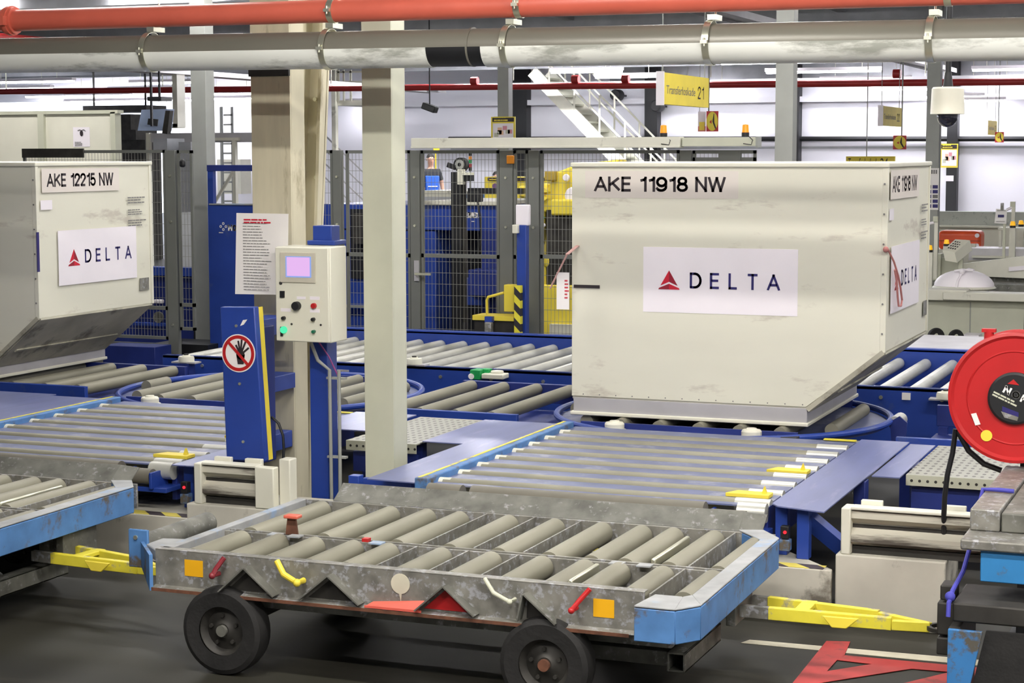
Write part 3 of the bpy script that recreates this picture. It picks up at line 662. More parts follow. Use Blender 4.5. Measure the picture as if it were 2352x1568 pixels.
# ================================================================ AIR FREIGHT CONTAINERS
def container(dx, dy, num, label):
    X0, XB, XO, YA, YB = -4.09 + dx, -2.55 + dx, -2.08 + dx, 11.23 + dy, 12.76 + dy
    ZA, ZB_, ZS, ZT = .511, .612, .985, 2.128
    t = thing('air_freight_container', label, 'container', ((X0 + XB) / 2, (YA + YB) / 2, .51), 'white air freight containers with one slanted side')
    b = MB().prism([(X0, YA + .012, ZB_), (XB, YA + .012, ZB_), (XO - .008, YA + .012, ZS), (XO - .008, YA + .012, ZT - .01), (X0, YA + .012, ZT - .01)], (0, YB - YA - .024, 0))
    b.build('shell', m_uld, t, bevel=.006)
    MB().prism([(X0, YA, ZB_ + .02), (XB - .01, YA, ZB_ + .02), (XO - .01, YA, ZS + .01), (XO - .01, YA, ZT - .03), (X0, YA, ZT - .03)], (0, .012, 0)).build('front_panel', m_uld, t, bevel=.003)
    # slanted underside skin
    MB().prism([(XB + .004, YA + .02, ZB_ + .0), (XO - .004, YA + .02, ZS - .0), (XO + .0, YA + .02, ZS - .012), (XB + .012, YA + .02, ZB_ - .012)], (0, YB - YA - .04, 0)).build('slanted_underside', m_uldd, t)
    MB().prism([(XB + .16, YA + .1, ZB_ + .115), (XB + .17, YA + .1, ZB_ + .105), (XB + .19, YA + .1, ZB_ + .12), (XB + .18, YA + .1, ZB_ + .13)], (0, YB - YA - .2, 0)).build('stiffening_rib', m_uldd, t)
    MB().box(X0 - .008, XO + .008, YA - .012, YB + .012, ZT - .03, ZT).build('top_cap', m_cream, t, bevel=.008, seg=3)
    MB().box(X0 + .01, XB - .002, YA + .005, YB - .005, ZA + .02, ZB_ + .012).build('base_channel', m_uldb, t, bevel=.004)
    MB().box(X0 - .008, XB + .008, YA - .012, YB + .012, ZA, ZA + .024).build('base_plate', m_cream, t, bevel=.006)
    # corner extrusion strips
    MB().box(XO - .035, XO + .002, YA - .002, YA + .03, ZS, ZT - .03).build('corner_strip', m_uld, t, bevel=.003)
    MB().box(XO - .03, XO + .002, YB - .03, YB + .002, ZS, ZT - .03).build('corner_strip', m_uld, t, bevel=.003)
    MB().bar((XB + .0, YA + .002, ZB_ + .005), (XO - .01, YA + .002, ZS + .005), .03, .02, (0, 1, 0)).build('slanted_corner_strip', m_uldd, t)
    r = MB()
    for i in range(6): r.cyl((XO - .02, YA - .003, 1.1 + .18 * i), (XO - .02, YA - .008, 1.1 + .18 * i), .006, 8)
    for i in range(14): r.cyl((X0 + .08 + .11 * i, YA - .0, ZB_ + .035), (X0 + .08 + .11 * i, YA - .004, ZB_ + .035), .004, 6)
    r.build('rivets', m_inkg, t)
    def decals(o, u, side):
        # number sticker
        def pnl(a0, a1, z0, z1, name, m, d=.002):
            n = Vector(u).cross(Z1); p = Vector(o) + Vector(u) * a0 + Z1 * (z0 - Vector(o).z); q_ = Vector(u) * (a1 - a0)
            return MB().prism([p, p + q_, p + q_ + Z1 * (z1 - z0), p + Z1 * (z1 - z0)], n * d).build(name, m, t, smooth=0)
        if side:
            A = dict(num=(.13, .99, 1.945, 2.045), pan=(.13, 1.13, 1.21, 1.62), tri=(.25, .38, 1.345, 1.475), let=(.47, 1.03, 1.36, 1.46))
            if dx < 0: A['pan'] = (.25, 1.29, 1.21, 1.62); A['tri'] = (.37, .52, 1.35, 1.475); A['let'] = (.585, 1.215, 1.365, 1.468)
        else:
            A = dict(num=(.15, 1.01, 1.945, 2.04), pan=(.48, 1.47, 1.19, 1.60), tri=(.58, .72, 1.335, 1.455), let=(.785, 1.36, 1.345, 1.445))
        n0, n1, nz0, nz1 = A['num']
        pnl(n0 - .06, n1 + .08, nz0 - .04, nz1 + .035, 'number_sticker', m_uldc, .001)
        P = lambda a, z, d=.0: Vector(o) + Vector(u) * a + Z1 * (z - Vector(o).z) + Vector(u).cross(Z1) * d
        stext('lettering', num, P(n0, nz0), u, Z1, n1 - n0, nz1 - nz0, m_ink, t, t=.18, gap=.19)
        s = pnl(*A['pan'], 'logo_sticker', m_vinyl)
        l0, l1, lz0, lz1 = A['let']
        stext('lettering', 'DELTA', P(l0, lz0), u, Z1, l1 - l0, lz1 - lz0, m_navy, t, t=.15, gap=.62, depth=.0035)
        a0, a1, z0, z1 = A['tri']; am = (a0 + a1) / 2; h = z1 - z0; w = a1 - a0
        def tri(pts, m, nm):
            n = Vector(u).cross(Z1)
            MB().prism([P(a0 + w * a, z0 + h * z, .002) for a, z in pts], n * .0014).build(nm, m, t, smooth=0)
        tri([(.5, 1), (.5, .40), (.10, .20)], m_crim, 'logo_mark'); tri([(.5, 1), (.90, .20), (.5, .40)], m_crimd, 'logo_mark')
        tri([(.5, .30), (.5, 0), (.0, 0), (.04, .08)], m_crimd, 'logo_mark'); tri([(.5, .30), (.96, .08), (1, 0), (.5, 0)], m_crim, 'logo_mark')
    decals((X0, YA, 1), X1, False)
    decals((XO + .002, YA, 1), Y1, True)
    # the data plates on the side face
    for k, (z, h) in enumerate(((1.80, .06), (1.71, .05), (1.62, .06))):
        lines('small_print', (XO + .003, YA + 1.18, z), Y1, Z1, .26, h, 3, m_inkg, t, seed=k)
    MB().box(XO + .001, XO + .004, YA + 1.33, YA + 1.46, 1.10, 1.20).build('foil_label', m_galv, t)
    MB().box(XO + .001, XO + .003, YA + .05, YA + .19, 1.78, 1.85).build('small_sticker', m_vinyl, t)
    return t, X0, XO, YA
m_uldc = mat('number_sticker_film', (222, 214, 204), 0.5, var=0.01)
t, X0, XO, YA = container(0, 0, 'AKE 11918 NW', 'large white air freight container standing on the right turntable')
MB().box(-4.075, -3.90, 11.224, 11.229, 1.33, 1.35).build('black_tape_mark', m_ink, t)
# strap hanging at the right corner
b = MB(); pts = [(-2.075, 11.235, 1.61), (-2.055, 11.33, 1.53), (-2.05, 11.45, 1.44), (-2.05, 11.54, 1.36), (-2.05, 11.60, 1.28), (-2.05, 11.57, 1.245), (-2.052, 11.50, 1.25), (-2.052, 11.46, 1.31), (-2.052, 11.42, 1.40), (-2.055, 11.36, 1.48)]
m_strap = mat('faded_red_webbing', (196, 132, 126), 0.8)
b.tube(pts, .0065, 8).ball((-2.085, 11.22, 1.61), .018); b.build('corner_strap', m_strap, t)
t2, _, _, _ = container(-6.22, .15, 'AKE 12215 NW', 'large white air freight container at the left edge, slanted side towards us')
MB().box(-8.302, -8.297, 11.372, 11.40, 1.33, 1.62).build('blue_edge_tape', m_navy, t2)

# pink strap and paper between container and fence
b = MB().bar((-4.05, 11.228, 1.60), (-4.075, 11.1, 1.55), .026, .004).bar((-4.075, 11.1, 1.55), (-4.19, 11.1, 1.33), .004, .026, (0, 1, 0)); m_pink = mat('pink_webbing', (214, 168, 160), 0.8)
t = thing('paper_tag', 'white paper tag on a pink strap at the left edge of the large container', 'tag', (-4.12, 11.1, 1.2))
b.build('strap', m_pink, t)
MB().box(-4.145, -4.06, 11.098, 11.10, 1.20, 1.435).build('sheet', m_paper, t)
lines('small_print', (-4.09, 11.0975, 1.27), X1, Z1, .03, .13, 6, m_crim, t)

# ================================================================ ROLLER DOLLIES
def dolly():
    t = thing('roller_dolly', 'galvanised roller dolly on rubber wheels in the foreground', 'dolly', (-3.1, 7.3, 0), 'roller dollies coupled in a train')
    ZD = .505
    YF = 6.72
    # front rail with folded pockets
    fr = MB().box(-4.34, -2.15, YF, YF + .012, .345, ZD + .005).box(-4.34, -2.15, YF - .012, YF + .0, .345, .352).box(-4.34, -2.15, YF, YF + .05, ZD, ZD + .006)
    fr.prism([(-4.34, YF - .001, .353), (-2.15, YF - .001, .353), (-2.15, YF - .035, .345), (-4.34, YF - .035, .345)], (0, 0, .004)) 
    fr = fr.build('front_rail', m_galv, t, bevel=.002)
    MB().box(-4.34, -2.2, YF - .036, YF - .030, .335, .349).build('rusty_lower_edge', m_rust, t)
    def X(px, py=1370): return aty(px, py, YF - .03).x
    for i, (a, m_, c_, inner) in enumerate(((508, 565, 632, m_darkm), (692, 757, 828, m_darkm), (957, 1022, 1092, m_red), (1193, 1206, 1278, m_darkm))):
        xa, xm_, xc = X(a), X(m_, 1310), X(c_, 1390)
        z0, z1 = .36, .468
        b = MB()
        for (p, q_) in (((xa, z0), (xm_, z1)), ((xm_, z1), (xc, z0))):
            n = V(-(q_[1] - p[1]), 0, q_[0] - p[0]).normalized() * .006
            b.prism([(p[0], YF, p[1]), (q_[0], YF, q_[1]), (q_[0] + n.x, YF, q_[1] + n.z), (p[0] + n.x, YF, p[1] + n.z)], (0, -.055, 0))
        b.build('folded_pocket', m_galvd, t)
        MB().prism([(xa + .02, YF - .002, z0 + .005), (xc - .02, YF - .002, z0 + .005), (xm_, YF - .002, z1 - .012)], (0, -.002, 0)).build('pocket_recess', inner, t, smooth=0)  # dark fill paints the shade inside the pocket; the red one is paint
    MB().box(X(838), X(968), YF - .034, YF - .0365, .352, .362).prism([(X(838), YF - .033, .357), (X(960), YF - .033, .357), (X(968, 1350), YF - .003, .395), (X(850, 1350), YF - .003, .372)], (0, .002, 0)).build('red_paint_patch', mat('faded_red_paint', (218, 96, 80), .6), t, smooth=0)
    c = aty(920, 1340, YF); MB().cyl((c.x, YF - .001, c.z), (c.x, YF - .003, c.z), .042, 20).prism([(c.x - .006, YF - .001, c.z - .04), (c.x + .006, YF - .001, c.z - .04), (c.x + .002, YF - .001, c.z - .075)], (0, -.002, 0)).build('cream_paint_splat', m_mcream, t, smooth=0)
    for x0, x1, y0, y1 in ((425, 466, 1288, 1320), (1363, 1411, 1378, 1415)):
        a, b_ = aty(x0, y1, YF), aty(x1, y0, YF); MB().box(a.x, b_.x, YF - .002, YF - .0005, min(a.z, b_.z - .07), b_.z).build('reflector_sticker', m_amber, t, smooth=0)
    for (p, q_, m, r) in (((515, 1280), (487, 1322), mat('dark_red_paint', (128, 40, 48), .45), .011), ((636, 1288), (682, 1338), m_yelc, .013), ((1113, 1328), (1170, 1382), m_colg, .009), ((1355, 1352), (1312, 1402), m_red, .010)):
        a, c_ = aty(*p, YF - .02), aty(*q_, YF - .06)
        mid = (a + c_) / 2 + V(-.012 if p[0] > q_[0] else -.015, 0, -.012)
        MB().tube([a, mid, c_, c_ + V(.004, .05, 0)], r, 10).ball(c_, r * 1.3).build('lever', m, t)
    # other longitudinal rails
    MB().box(-4.30, -1.95, 7.205, 7.215, .40, ZD - .005).box(-4.30, -1.95, 7.25, 7.26, .40, ZD - .005).box(-4.30, -1.95, 7.205, 7.26, .395, .402).build('middle_rail', m_galv, t, bevel=.002)
    MB().box(-4.30, -1.95, 7.985, 8.0, .38, ZD).build('rear_rail', m_galv, t, bevel=.002)
    fl = MB().prism([(-4.15, 8.00, ZD), (-4.15, 8.01, ZD), (-4.15, 8.09, .545), (-4.15, 8.12, .572), (-4.15, 8.11, .577), (-4.15, 8.075, .55)], (2.03, 0, 0)).build('rear_guide_flap', m_galvd, t, bevel=.002)
    MB().prism([(-2.12, 8.0, ZD), (-2.12, 8.01, ZD), (-2.12, 8.11, .575), (-2.12, 8.10, .575)], (.10, .02, -.01)).build('flap_end', m_galvd, t)
    # dividers
    for x in (-3.33, -3.09, -2.86, -2.13):
        MB().box(x - .004, x + .004, 6.73, 7.205, .40, ZD - .002).box(x - .004, x + .004, 7.26, 7.985, .40, ZD - .002).build('divider', m_galv, t)
    MB().box(-2.51, -2.49, 6.85, 7.18, .46, .50).build('brake_bar', m_zinc, t, bevel=.006); MB().box(-2.32, -2.30, 7.34, 7.85, .46, .50).build('brake_bar', m_zinc, t, bevel=.006)
    # rollers
    for x in (-4.19, -4.0, -3.82, -3.63, -3.46, -3.21, -2.98, -2.75, -2.56, -2.41, -2.22, -2.01):
        MB().cyl((x, 6.78, ZD - .045), (x, 7.195, ZD - .045), .050, 22).build('roller', m_roll, t)
        MB().cyl((x, 7.27, ZD - .045), (x, 7.965, ZD - .045), .050, 22).build('roller', m_roll, t)
    # bottom pan, dark chassis
    MB().box(-4.25, -1.98, 6.8, 7.95, .36, .37).build('bottom_pan', m_darkm, t)
    # left frame end with big end roller
    MB().box(-4.33, -4.285, 6.75, 7.98, .36, ZD + .006).build('left_rail', m_lbluet, t, bevel=.005)
    MB().prism([(-4.335, 6.76, .43), (-4.335, 7.08, .43), (-4.53, 7.04, .43), (-4.53, 6.93, .43)], (0, 0, .05)).build('left_nose', m_lbluet, t, bevel=.005)
    a, c_ = aty(385, 1300, 6.62), aty(330, 1280, 6.86)
    MB().prism([(-4.345, 6.68, .335), (-4.345, 6.68, .49), (-4.53, 6.90, .49), (-4.53, 6.90, .38)], (.01, .012, 0)).build('left_corner_plate', m_lblue, t)
    MB().box(-4.60, -4.50, 6.91, 6.925, .37, .54).build('roller_bracket', m_lblue, t, bevel=.004)
    MB().cyl((-4.55, 6.93, .462), (-4.55, 7.50, .462), .050, 24).build('end_roller', m_galvd, t)
    MB().cyl((-4.56, 6.903, .505), (-4.56, 6.912, .505), .010, 10).build('roller_pin', m_zinc, t)
    # right bumper frame
    pts = [(-2.30, 6.66), (-2.12, 6.50), (-1.96, 6.50), (-1.89, 6.60), (-1.91, 7.90), (-2.12, 8.19), (-2.24, 8.19)]
    inn = [(-2.30, 6.73), (-2.10, 6.70), (-1.99, 6.70), (-1.965, 6.74), (-1.98, 7.84), (-2.13, 8.02), (-2.24, 8.03)]
    b = MB(); bt = MB()
    for i in range(len(pts) - 1):
        p, q_, pi_, qi = pts[i], pts[i + 1], inn[i], inn[i + 1]
        if i == 0: continue
        b.prism([(p[0], p[1], .375), (q_[0], q_[1], .375), (qi[0], qi[1], .375), (pi_[0], pi_[1], .375)], (0, 0, ZD - .378))
        bt.prism([(p[0], p[1], ZD - .001), (q_[0], q_[1], ZD - .001), (qi[0], qi[1], ZD - .001), (pi_[0], pi_[1], ZD - .001)], (0, 0, .008))
    b.build('bumper_side', m_lblue, t, bevel=.004); bt.build('bumper_top', m_lbluet, t, bevel=.003)
    # T lever on middle rail and latch plates
    p = atz(702, 1215, .5)
    MB().prism([(p.x - .03, 7.23, .50), (p.x + .03, 7.23, .50), (p.x + .02, 7.23, .575), (p.x - .02, 7.23, .575)], (0, .012, 0)).build('stop_post', m_rust, t)
    MB().box(p.x - .03, p.x + .04, 7.21, 7.26, .575, .59).build('stop_cap', m_redp, t, bevel=.004)
    for xx in (-4.02, -3.92, -3.52, -2.42, -2.3): MB().box(xx - .03, xx + .03, 7.17, 7.22, ZD - .005, ZD + .002).build('latch_plate', m_lbluet, t, bevel=.001)
    MB().box(-3.60, -3.57, 7.21, 7.24, ZD - .005, ZD + .01).build('latch_pin', m_red, t)
    # wheels
    for i, (x, y) in enumerate(((-4.0, 6.66), (-2.55, 6.66), (-4.0, 7.75), (-2.55, 7.75))):
        b = MB().lathe([(.105, -.05), (.165, -.055), (.185, -.045), (.19, -.02), (.19, .02), (.185, .045), (.165, .055), (.105, .05)], (x, y + .07, .19), Y1, 40)
        w = b.build('wheel', m_black, t)
        MB().lathe([(0, -.03), (.03, -.035), (.05, -.02), (.085, -.012), (.105, -.04), (.108, -.04), (.108, .04), (0, .04)], (x, y + .07, .19), Y1, 32).build('wheel_rim', m_darkm, w)
        bb = MB()
        for k in range(5): bb.cyl((x + .062 * cos(k * 1.257 + .4), y + .055, .19 + .062 * sin(k * 1.257 + .4)), (x + .062 * cos(k * 1.257 + .4), y + .04, .19 + .062 * sin(k * 1.257 + .4)), .009, 6)
        bb.build('wheel_nuts', m_darkm, w)
        MB().cyl((x, y + .045, .19), (x, y + .02, .19), .024, 14).build('hub_cap', m_rust if i == 1 else m_galvd, w)
    for x in (-4.0, -2.55): MB().cyl((x, 6.70, .19), (x, 7.84, .19), .022, 12).build('axle', m_darkm, t)
    # chassis
    MB().box(-4.2, -2.1, 6.86, 6.92, .26, .33).box(-4.2, -2.1, 7.58, 7.64, .26, .33).build('chassis_beam', m_galvd, t, bevel=.003)
    MB().lathe([(.28, 0), (.34, 0), (.34, .03), (.28, .03)], (-2.55, 7.25, .33), Z1, 36).lathe([(.28, 0), (.34, 0), (.34, .03), (.28, .03)], (-4.0, 7.25, .33), Z1, 36).build('turntable_ring', m_darkm, t)
    # hollow cross tube seen end-on at the right, and its upright
    o = (-2.15, -2.075)
    tb = MB().box(o[0], o[0] + .008, 7.02, 7.56, .12, .20).box(o[1] - .008, o[1], 7.02, 7.56, .12, .20).box(*o, 7.02, 7.56, .12, .128).box(*o, 7.02, 7.56, .192, .20)
    tb.build('cross_tube', m_galvd, t, bevel=.002)
    MB().box(-2.55, -2.15, 7.06, 7.12, .13, .19).build('chassis_tube', m_galvd, t, bevel=.003)
    MB().box(-2.13, -2.07, 7.40, 7.46, .20, .36).build('upright', m_galvd, t, bevel=.003)
    MB().box(-2.0, -1.96, 7.36, 7.64, .24, .36).build('tow_bracket', m_galvd, t, bevel=.003)
    # tow bar
    tbz = .30
    d = thing  # (kept as parts of the dolly)
    MB().bar((-1.95, 7.40, tbz), (-1.82, 7.40, tbz), .03, .05).build('tow_bar_root', m_galv, t, bevel=.002)
    MB().bar((-1.95, 7.60, tbz), (-1.88, 7.60, tbz), .03, .04).build('tow_bar_root', m_galv, t, bevel=.002)
    b = MB().bar((-1.83, 7.40, tbz), (-1.33, 7.43, tbz - .005), .032, .052).bar((-1.88, 7.60, tbz), (-1.40, 7.53, tbz), .032, .042)
    b.bar((-1.70, 7.40, tbz + .01), (-1.70, 7.60, tbz + .01), .06, .02).bar((-1.40, 7.53, tbz), (-1.18, 7.46, tbz - .01), .03, .03).bar((-1.33, 7.43, tbz - .01), (-1.18, 7.45, tbz - .01), .03, .04)
    b.build('tow_bar', m_yel, t, bevel=.003)
    MB().lathe([(.045, -.008), (.062, -.008), (.062, .008), (.045, .008), (.045, -.008)], (-1.13, 7.45, tbz - .01), Z1, 24).build('tow_eye', m_darkm, t)
    MB().prism([(-1.60, 7.372, tbz + .018), (-1.45, 7.377, tbz + .018), (-1.50, 7.374, tbz - .028), (-1.56, 7.372, tbz - .028)], (0, -.012, 0)).build('handle_loop', m_yelc, t, bevel=.004)
    return t
d1 = dolly()
d2 = copy_tree(d1, (-3.35, .06, 0), 'galvanised roller dolly cut off by the left edge, below the left container', skip=())

for ch in COL.objects:
    if ch.parent == d2 and ch.name.split('.')[0] in ('tow_bar', 'tow_eye', 'handle_loop', 'tow_bar_root'):
        ch.rotation_euler.z = -.11; ch.location = (-.14, .02, -.035)
# ================================================================ TOW VEHICLE END AT THE RIGHT EDGE
t = thing('baggage_tug', 'rear of a blue and black tug at the right edge, steel box on top', 'tug', (-.6, 7.3, 0))
MB().box(-1.05, .3, 7.15, 7.50, .395, .47).build('platform_frame', m_darkm, t, bevel=.008)
a = aty(2215, 1400, 7.14)
MB().prism([(-1.06, 7.12, 0.02), (-1.0, 7.12, 0.02), (-.93, 7.12, .372), (-1.06, 7.12, .372)], (0, .02, 0)).build('rusty_blue_leg', mat('rusty_blue_paint', (54, 118, 176), .6, dirt=(84, 80, 70), dirt_amt=.45, dirt_scale=14), t, bevel=.003)
MB().prism([(-1.0, 7.14, 0.0), (.3, 7.14, 0.0), (.3, 7.14, .372), (-.92, 7.14, .372)], (0, .02, 0)).build('black_body_panel', m_black, t)
MB().box(-1.06, -1.02, 7.14, 7.6, .02, .372).build('side_panel', m_darkm, t)
a = aty(2252, 1275, 7.2); b_ = aty(2252, 1335, 7.2)
MB().box(a.x, .3, 7.2, 7.5, b_.z, a.z + .02).build('blue_step', m_lblue2 if 'm_lblue2' in globals() else mat('bright_blue_paint', (50, 126, 184), .5, dirt=(90, 90, 88), dirt_amt=.1, dirt_scale=14), t, bevel=.004)
MB().box(-1.03, .3, 7.18, 8.0, a.z + .02, a.z + .062).build('checker_plate', m_galv, t, bevel=.008)
zt = atz(2243, 1165, .8).z
MB().box(-1.02, -.905, 7.36, 8.45, a.z + .063, .80).build('steel_box_beam', m_galv, t, bevel=.006)
MB().box(-.90, .3, 7.36, 8.3, a.z + .063, .79).build('steel_box_body', m_galvd, t, bevel=.006)
MB().box(-1.13, -1.05, 7.3, 7.42, .30, .43).box(-1.12, -1.06, 7.3, 7.4, .44, .50).box(-1.13, -1.04, 7.3, 7.42, .22, .29).build('hitch_block', m_darkm, t, bevel=.006)
m_rope = mat('violet_blue_strap', (70, 70, 170), .7)
MB().tube([(-.90, 7.75, .81), (-.96, 7.75, .812), (-1.025, 7.75, .81), (-1.035, 7.72, .74), (-1.035, 7.6, .66), (-1.04, 7.35, .55), (-1.06, 7.22, .50), (-1.06, 7.13, .47), (-1.06, 7.12, .42)], .009, 8).ball((-1.06, 7.16, .49), .02).build('tie_strap', m_rope, t)
MB().cyl((-.5, 7.5, .19), (-.5, 7.62, .19), .19, 28).build('wheel', m_black, t)

# ================================================================ HOSE REEL
hy = 8.36; hc = aty(2331, 914, hy)
t = thing('hose_reel', 'round red hose reel with a black hub at the right edge', 'hose reel', (hc.x, hy, 0))
R_ = .288
MB().lathe([(0, 0), (.20, 0), (.205, -.004), (.21, 0), (.262, .0), (.275, -.012), (R_, -.008), (R_ + .002, .004), (R_ - .004, .012), (0, .012)], hc, Y1, 64).build('front_disc', m_red, t)
MB().lathe([(.12, 0), (R_ - .02, 0), (R_, .005), (R_, .012), (.12, .012)], hc + V(0, .16, 0), Y1, 64).build('rear_disc', m_red, t)
MB().lathe([(.11, .01), (.13, .01), (.13, .16), (.11, .16)], hc, Y1, 40).build('drum', m_black, t)
b = MB()
for k in range(5): b.tube([hc + V((.15 + .02 * (k % 2)) * cos(2 * pi * i / 40), .03 + .026 * k, (.15 + .02 * (k % 2)) * sin(2 * pi * i / 40)) for i in range(40)], .014, 8, True)
b.build('coiled_hose', m_blackp, t)
MB().lathe([(0, -.022), (.105, -.022), (.115, -.016), (.115, 0), (0, 0)], hc, Y1, 48).build('hub_cover', m_blackp, t)
h = hc + V(0, -.023, 0)
stext('lettering', 'NOHA', h + V(-.052, 0, .028), V(1, 0, -.5), V(.5, 0, 1), .16, .034, m_paper, t, t=.26, gap=.38)
MB().prism([h + V(-.03, 0, .065), h + V(-.005, 0, .085), h + V(.02, 0, .06)], (0, -.001, 0)).build('hub_emblem', m_red, t, smooth=0)
lines('small_print', h + V(-.095, 0, .012), V(1, 0, -.45), V(.45, 0, 1), .15, .025, 2, m_colg, t, frac=.6)
MB().prism([h + V(-.05, 0, -.035), h + V(.02, 0, -.06), h + V(.02, 0, -.08), h + V(-.05, 0, -.058)], (0, -.001, 0)).build('hub_badge', m_navy, t, smooth=0)
MB().prism([h + V(-.055, 0, -.058), h + V(.02, 0, -.08), h + V(.015, 0, -.097), h + V(-.04, 0, -.085)], (0, -.001, 0)).build('hub_badge', m_galv, t, smooth=0)
c1 = aty(2242, 962, hy); n = .002
MB().prism([c1 + V(-.022, -n, .022), c1 + V(.0, -n, .028), c1 + V(.02, -n, -.022), c1 + V(-.002, -n, -.028)], (0, -.003, 0)).build('paper_label', m_paper, t, smooth=0)
c1 = aty(2266, 1000, hy); MB().cyl(c1 + V(0, .0, 0), c1 + V(0, -.004, 0), .025, 20).build('round_sticker', m_yelc, t)
v = aty(2268, 775, hy); MB().cyl(v + V(0, .05, -.03), v + V(0, .05, .03), .022, 14).box(v.x - .03, v.x + .03, hy + .03, hy + .07, v.z + .02, v.z + .035).build('valve', m_red, t)
MB().tube([aty(2195, 985, hy + .1), aty(2188, 1040, hy + .1), aty(2176, 1090, hy + .1), aty(2170, 1140, hy + .1), aty(2168, 1180, hy + .12), aty(2168, 1250, hy + .2)], .012, 10).build('hanging_hose', m_blackp, t)
MB().tube([aty(2200, 990, hy + .1), aty(2225, 1035, hy + .1), aty(2260, 1065, hy + .1), aty(2300, 1080, hy + .1)], .013, 10).build('hose_loop', m_blackp, t)
px_ = aty(2345, 1000, hy + .2).x
MB().box(px_ - .0, px_ + .10, hy + .19, hy + .29, 0, 1.9).build('stand_post', m_blackp, t, bevel=.006)
MB().box(hc.x - .1, px_ + .05, hy + .175, hy + .20, hc.z - .04, hc.z + .04).build('mounting_arm', m_blackp, t)
MB().box(px_ - .03, px_ + .25, hy + .1, hy + .4, 0, .015).build('base_plate', m_blackp, t)

# ================================================================ CONTROL BOX, POST, PAPERS, PROHIBITION SIGN
CY = 8.9
t = thing('control_post', 'blue square post with grey conduits carrying the white control box', 'post', (-4.66, CY + .24, 0))
P = lambda x, y, Y=CY: aty(x, y, Y)
x0, x1 = P(712, 900, CY + .22).x, P(775, 900, CY + .34).x
MB().box(x0, x1, CY + .22, CY + .34, 0, 1.70).build('post_body', m_blue, t, bevel=.004)
xa, xb = P(716, 540).x, P(782, 540).x
MB().box(-4.825, -4.71, CY + .2, CY + .30, 1.70, 1.795).box(-4.85, -4.68, CY + .18, CY + .32, 1.69, 1.715).build('post_head', m_blue, t, bevel=.004)
for px in (722, 742):
    x = P(px, 900).x; b = MB()
    if px == 722: b.tube([(P(690, 790).x, CY + .12, 1.16), (P(700, 830).x, CY + .15, 1.06), (x, CY + .18, P(x and 722, 858).z), (x, CY + .19, 0)], .010, 10)
    else: b.cyl((x, CY + .19, P(742, 860).z), (x, CY + .19, 0), .010, 10)
    b.build('conduit', m_colm, t)
for z in (P(735, 878).z, P(735, 1062).z): MB().box(P(712, 900).x, P(755, 900).x, CY + .19, CY + .22, z - .006, z + .006).build('conduit_clip', m_colm, t)
MB().tube([(P(705, 792).x, CY + .14, 1.16), (P(722, 820).x, CY + .17, 1.08), (P(740, 862).x, CY + .19, .97)], .004, 6).build('pink_cable', mat('pink_cable_sheath', (150, 60, 130), .5), t)

t = thing('control_box', 'off-white control box with lit screen and push buttons', 'control box', (-4.79, CY, 1.17))
bx0, bx1, bz0, bz1 = P(632, 700).x, P(756, 700).x, P(690, 786).z, P(690, 567).z
MB().box(bx0, bx1, CY + .02, CY + .21, bz0, bz1).build('case', m_cream, t, bevel=.006)
MB().box(bx0 + .004, bx1 - .004, CY, CY + .018, bz0 + .004, bz1 - .004).build('door', m_cream, t, bevel=.004)
def rect(x0, x1, y0, y1, m, nm, d=.004, y=CY, par=None, bv=0):
    a, c_ = P(x0, y1, y), P(x1, y0, y)
    return MB().box(a.x, c_.x, y - d, y, a.z, c_.z).build(nm, m, par or t, smooth=0, bevel=bv)
s = rect(645, 725, 580, 648, m_colg if False else mat('beige_bezel', (206, 200, 182), .5), 'screen_bezel', .008, bv=.003)
rect(658, 716, 589, 636, m_screenb, 'screen_border', .0095, par=s); rect(661, 713, 591, 633, m_screen, 'screen_image', .0105, par=s)
def knob(px, py, r, m, nm, d=.018, par=None):
    c_ = P(px, py); return MB().lathe([(0, d), (r * .9, d), (r, d * .8), (r, 0), (0, 0)], c_, -Y1, 20).build(nm, m, par or t)
rect(644, 654, 668, 683, m_blackp, 'rocker_switch', .008)
knob(645, 650, .009, m_darkm, 'keyhole', .004)
knob(683, 702, .024, m_blackp, 'selector_knob', .03); knob(722, 702, .015, m_red, 'red_button')
for px, py in ((653, 730), (721, 733)): knob(px, py, .010, m_blackp, 'small_knob', .022)
for px, py in ((670, 744), (737, 746)): knob(px, py, .006, m_darkm, 'keyhole', .004)
knob(653, 757, .019, m_green, 'green_lamp'); knob(722, 761, .009, mat('green_knob', (20, 110, 80), .4), 'small_knob', .022)
rect(645, 650, 750, 772, m_blackp, 'handle_slot', .006)
for (x0, x1, y0, y1) in ((682, 702, 681, 687), (712, 734, 681, 688), (645, 668, 708, 715), (712, 734, 710, 717)): rect(x0, x1, y0, y1, m_vinyl, 'engraved_label', .0015)

t = thing('notice_sheet', 'white notice sheet with red heading hanging left of the control box', 'notice', (-5.05, 9.0, 1.42))
pc = [aty(543, 489, 9.0), aty(662, 491, 9.0), aty(660, 677, 9.02), aty(540, 675, 9.0)]
MB().prism(pc, (0, .003, 0)).build('sheet', m_paper, t, smooth=0)
lines('red_heading', aty(560, 512, 8.998), X1, Z1, .22, .03, 2, m_crim, t, frac=.5)
lines('printed_text', aty(560, 665, 8.998), X1, Z1, .18, .38, 24, m_inkg, t, frac=.22, seed=5)

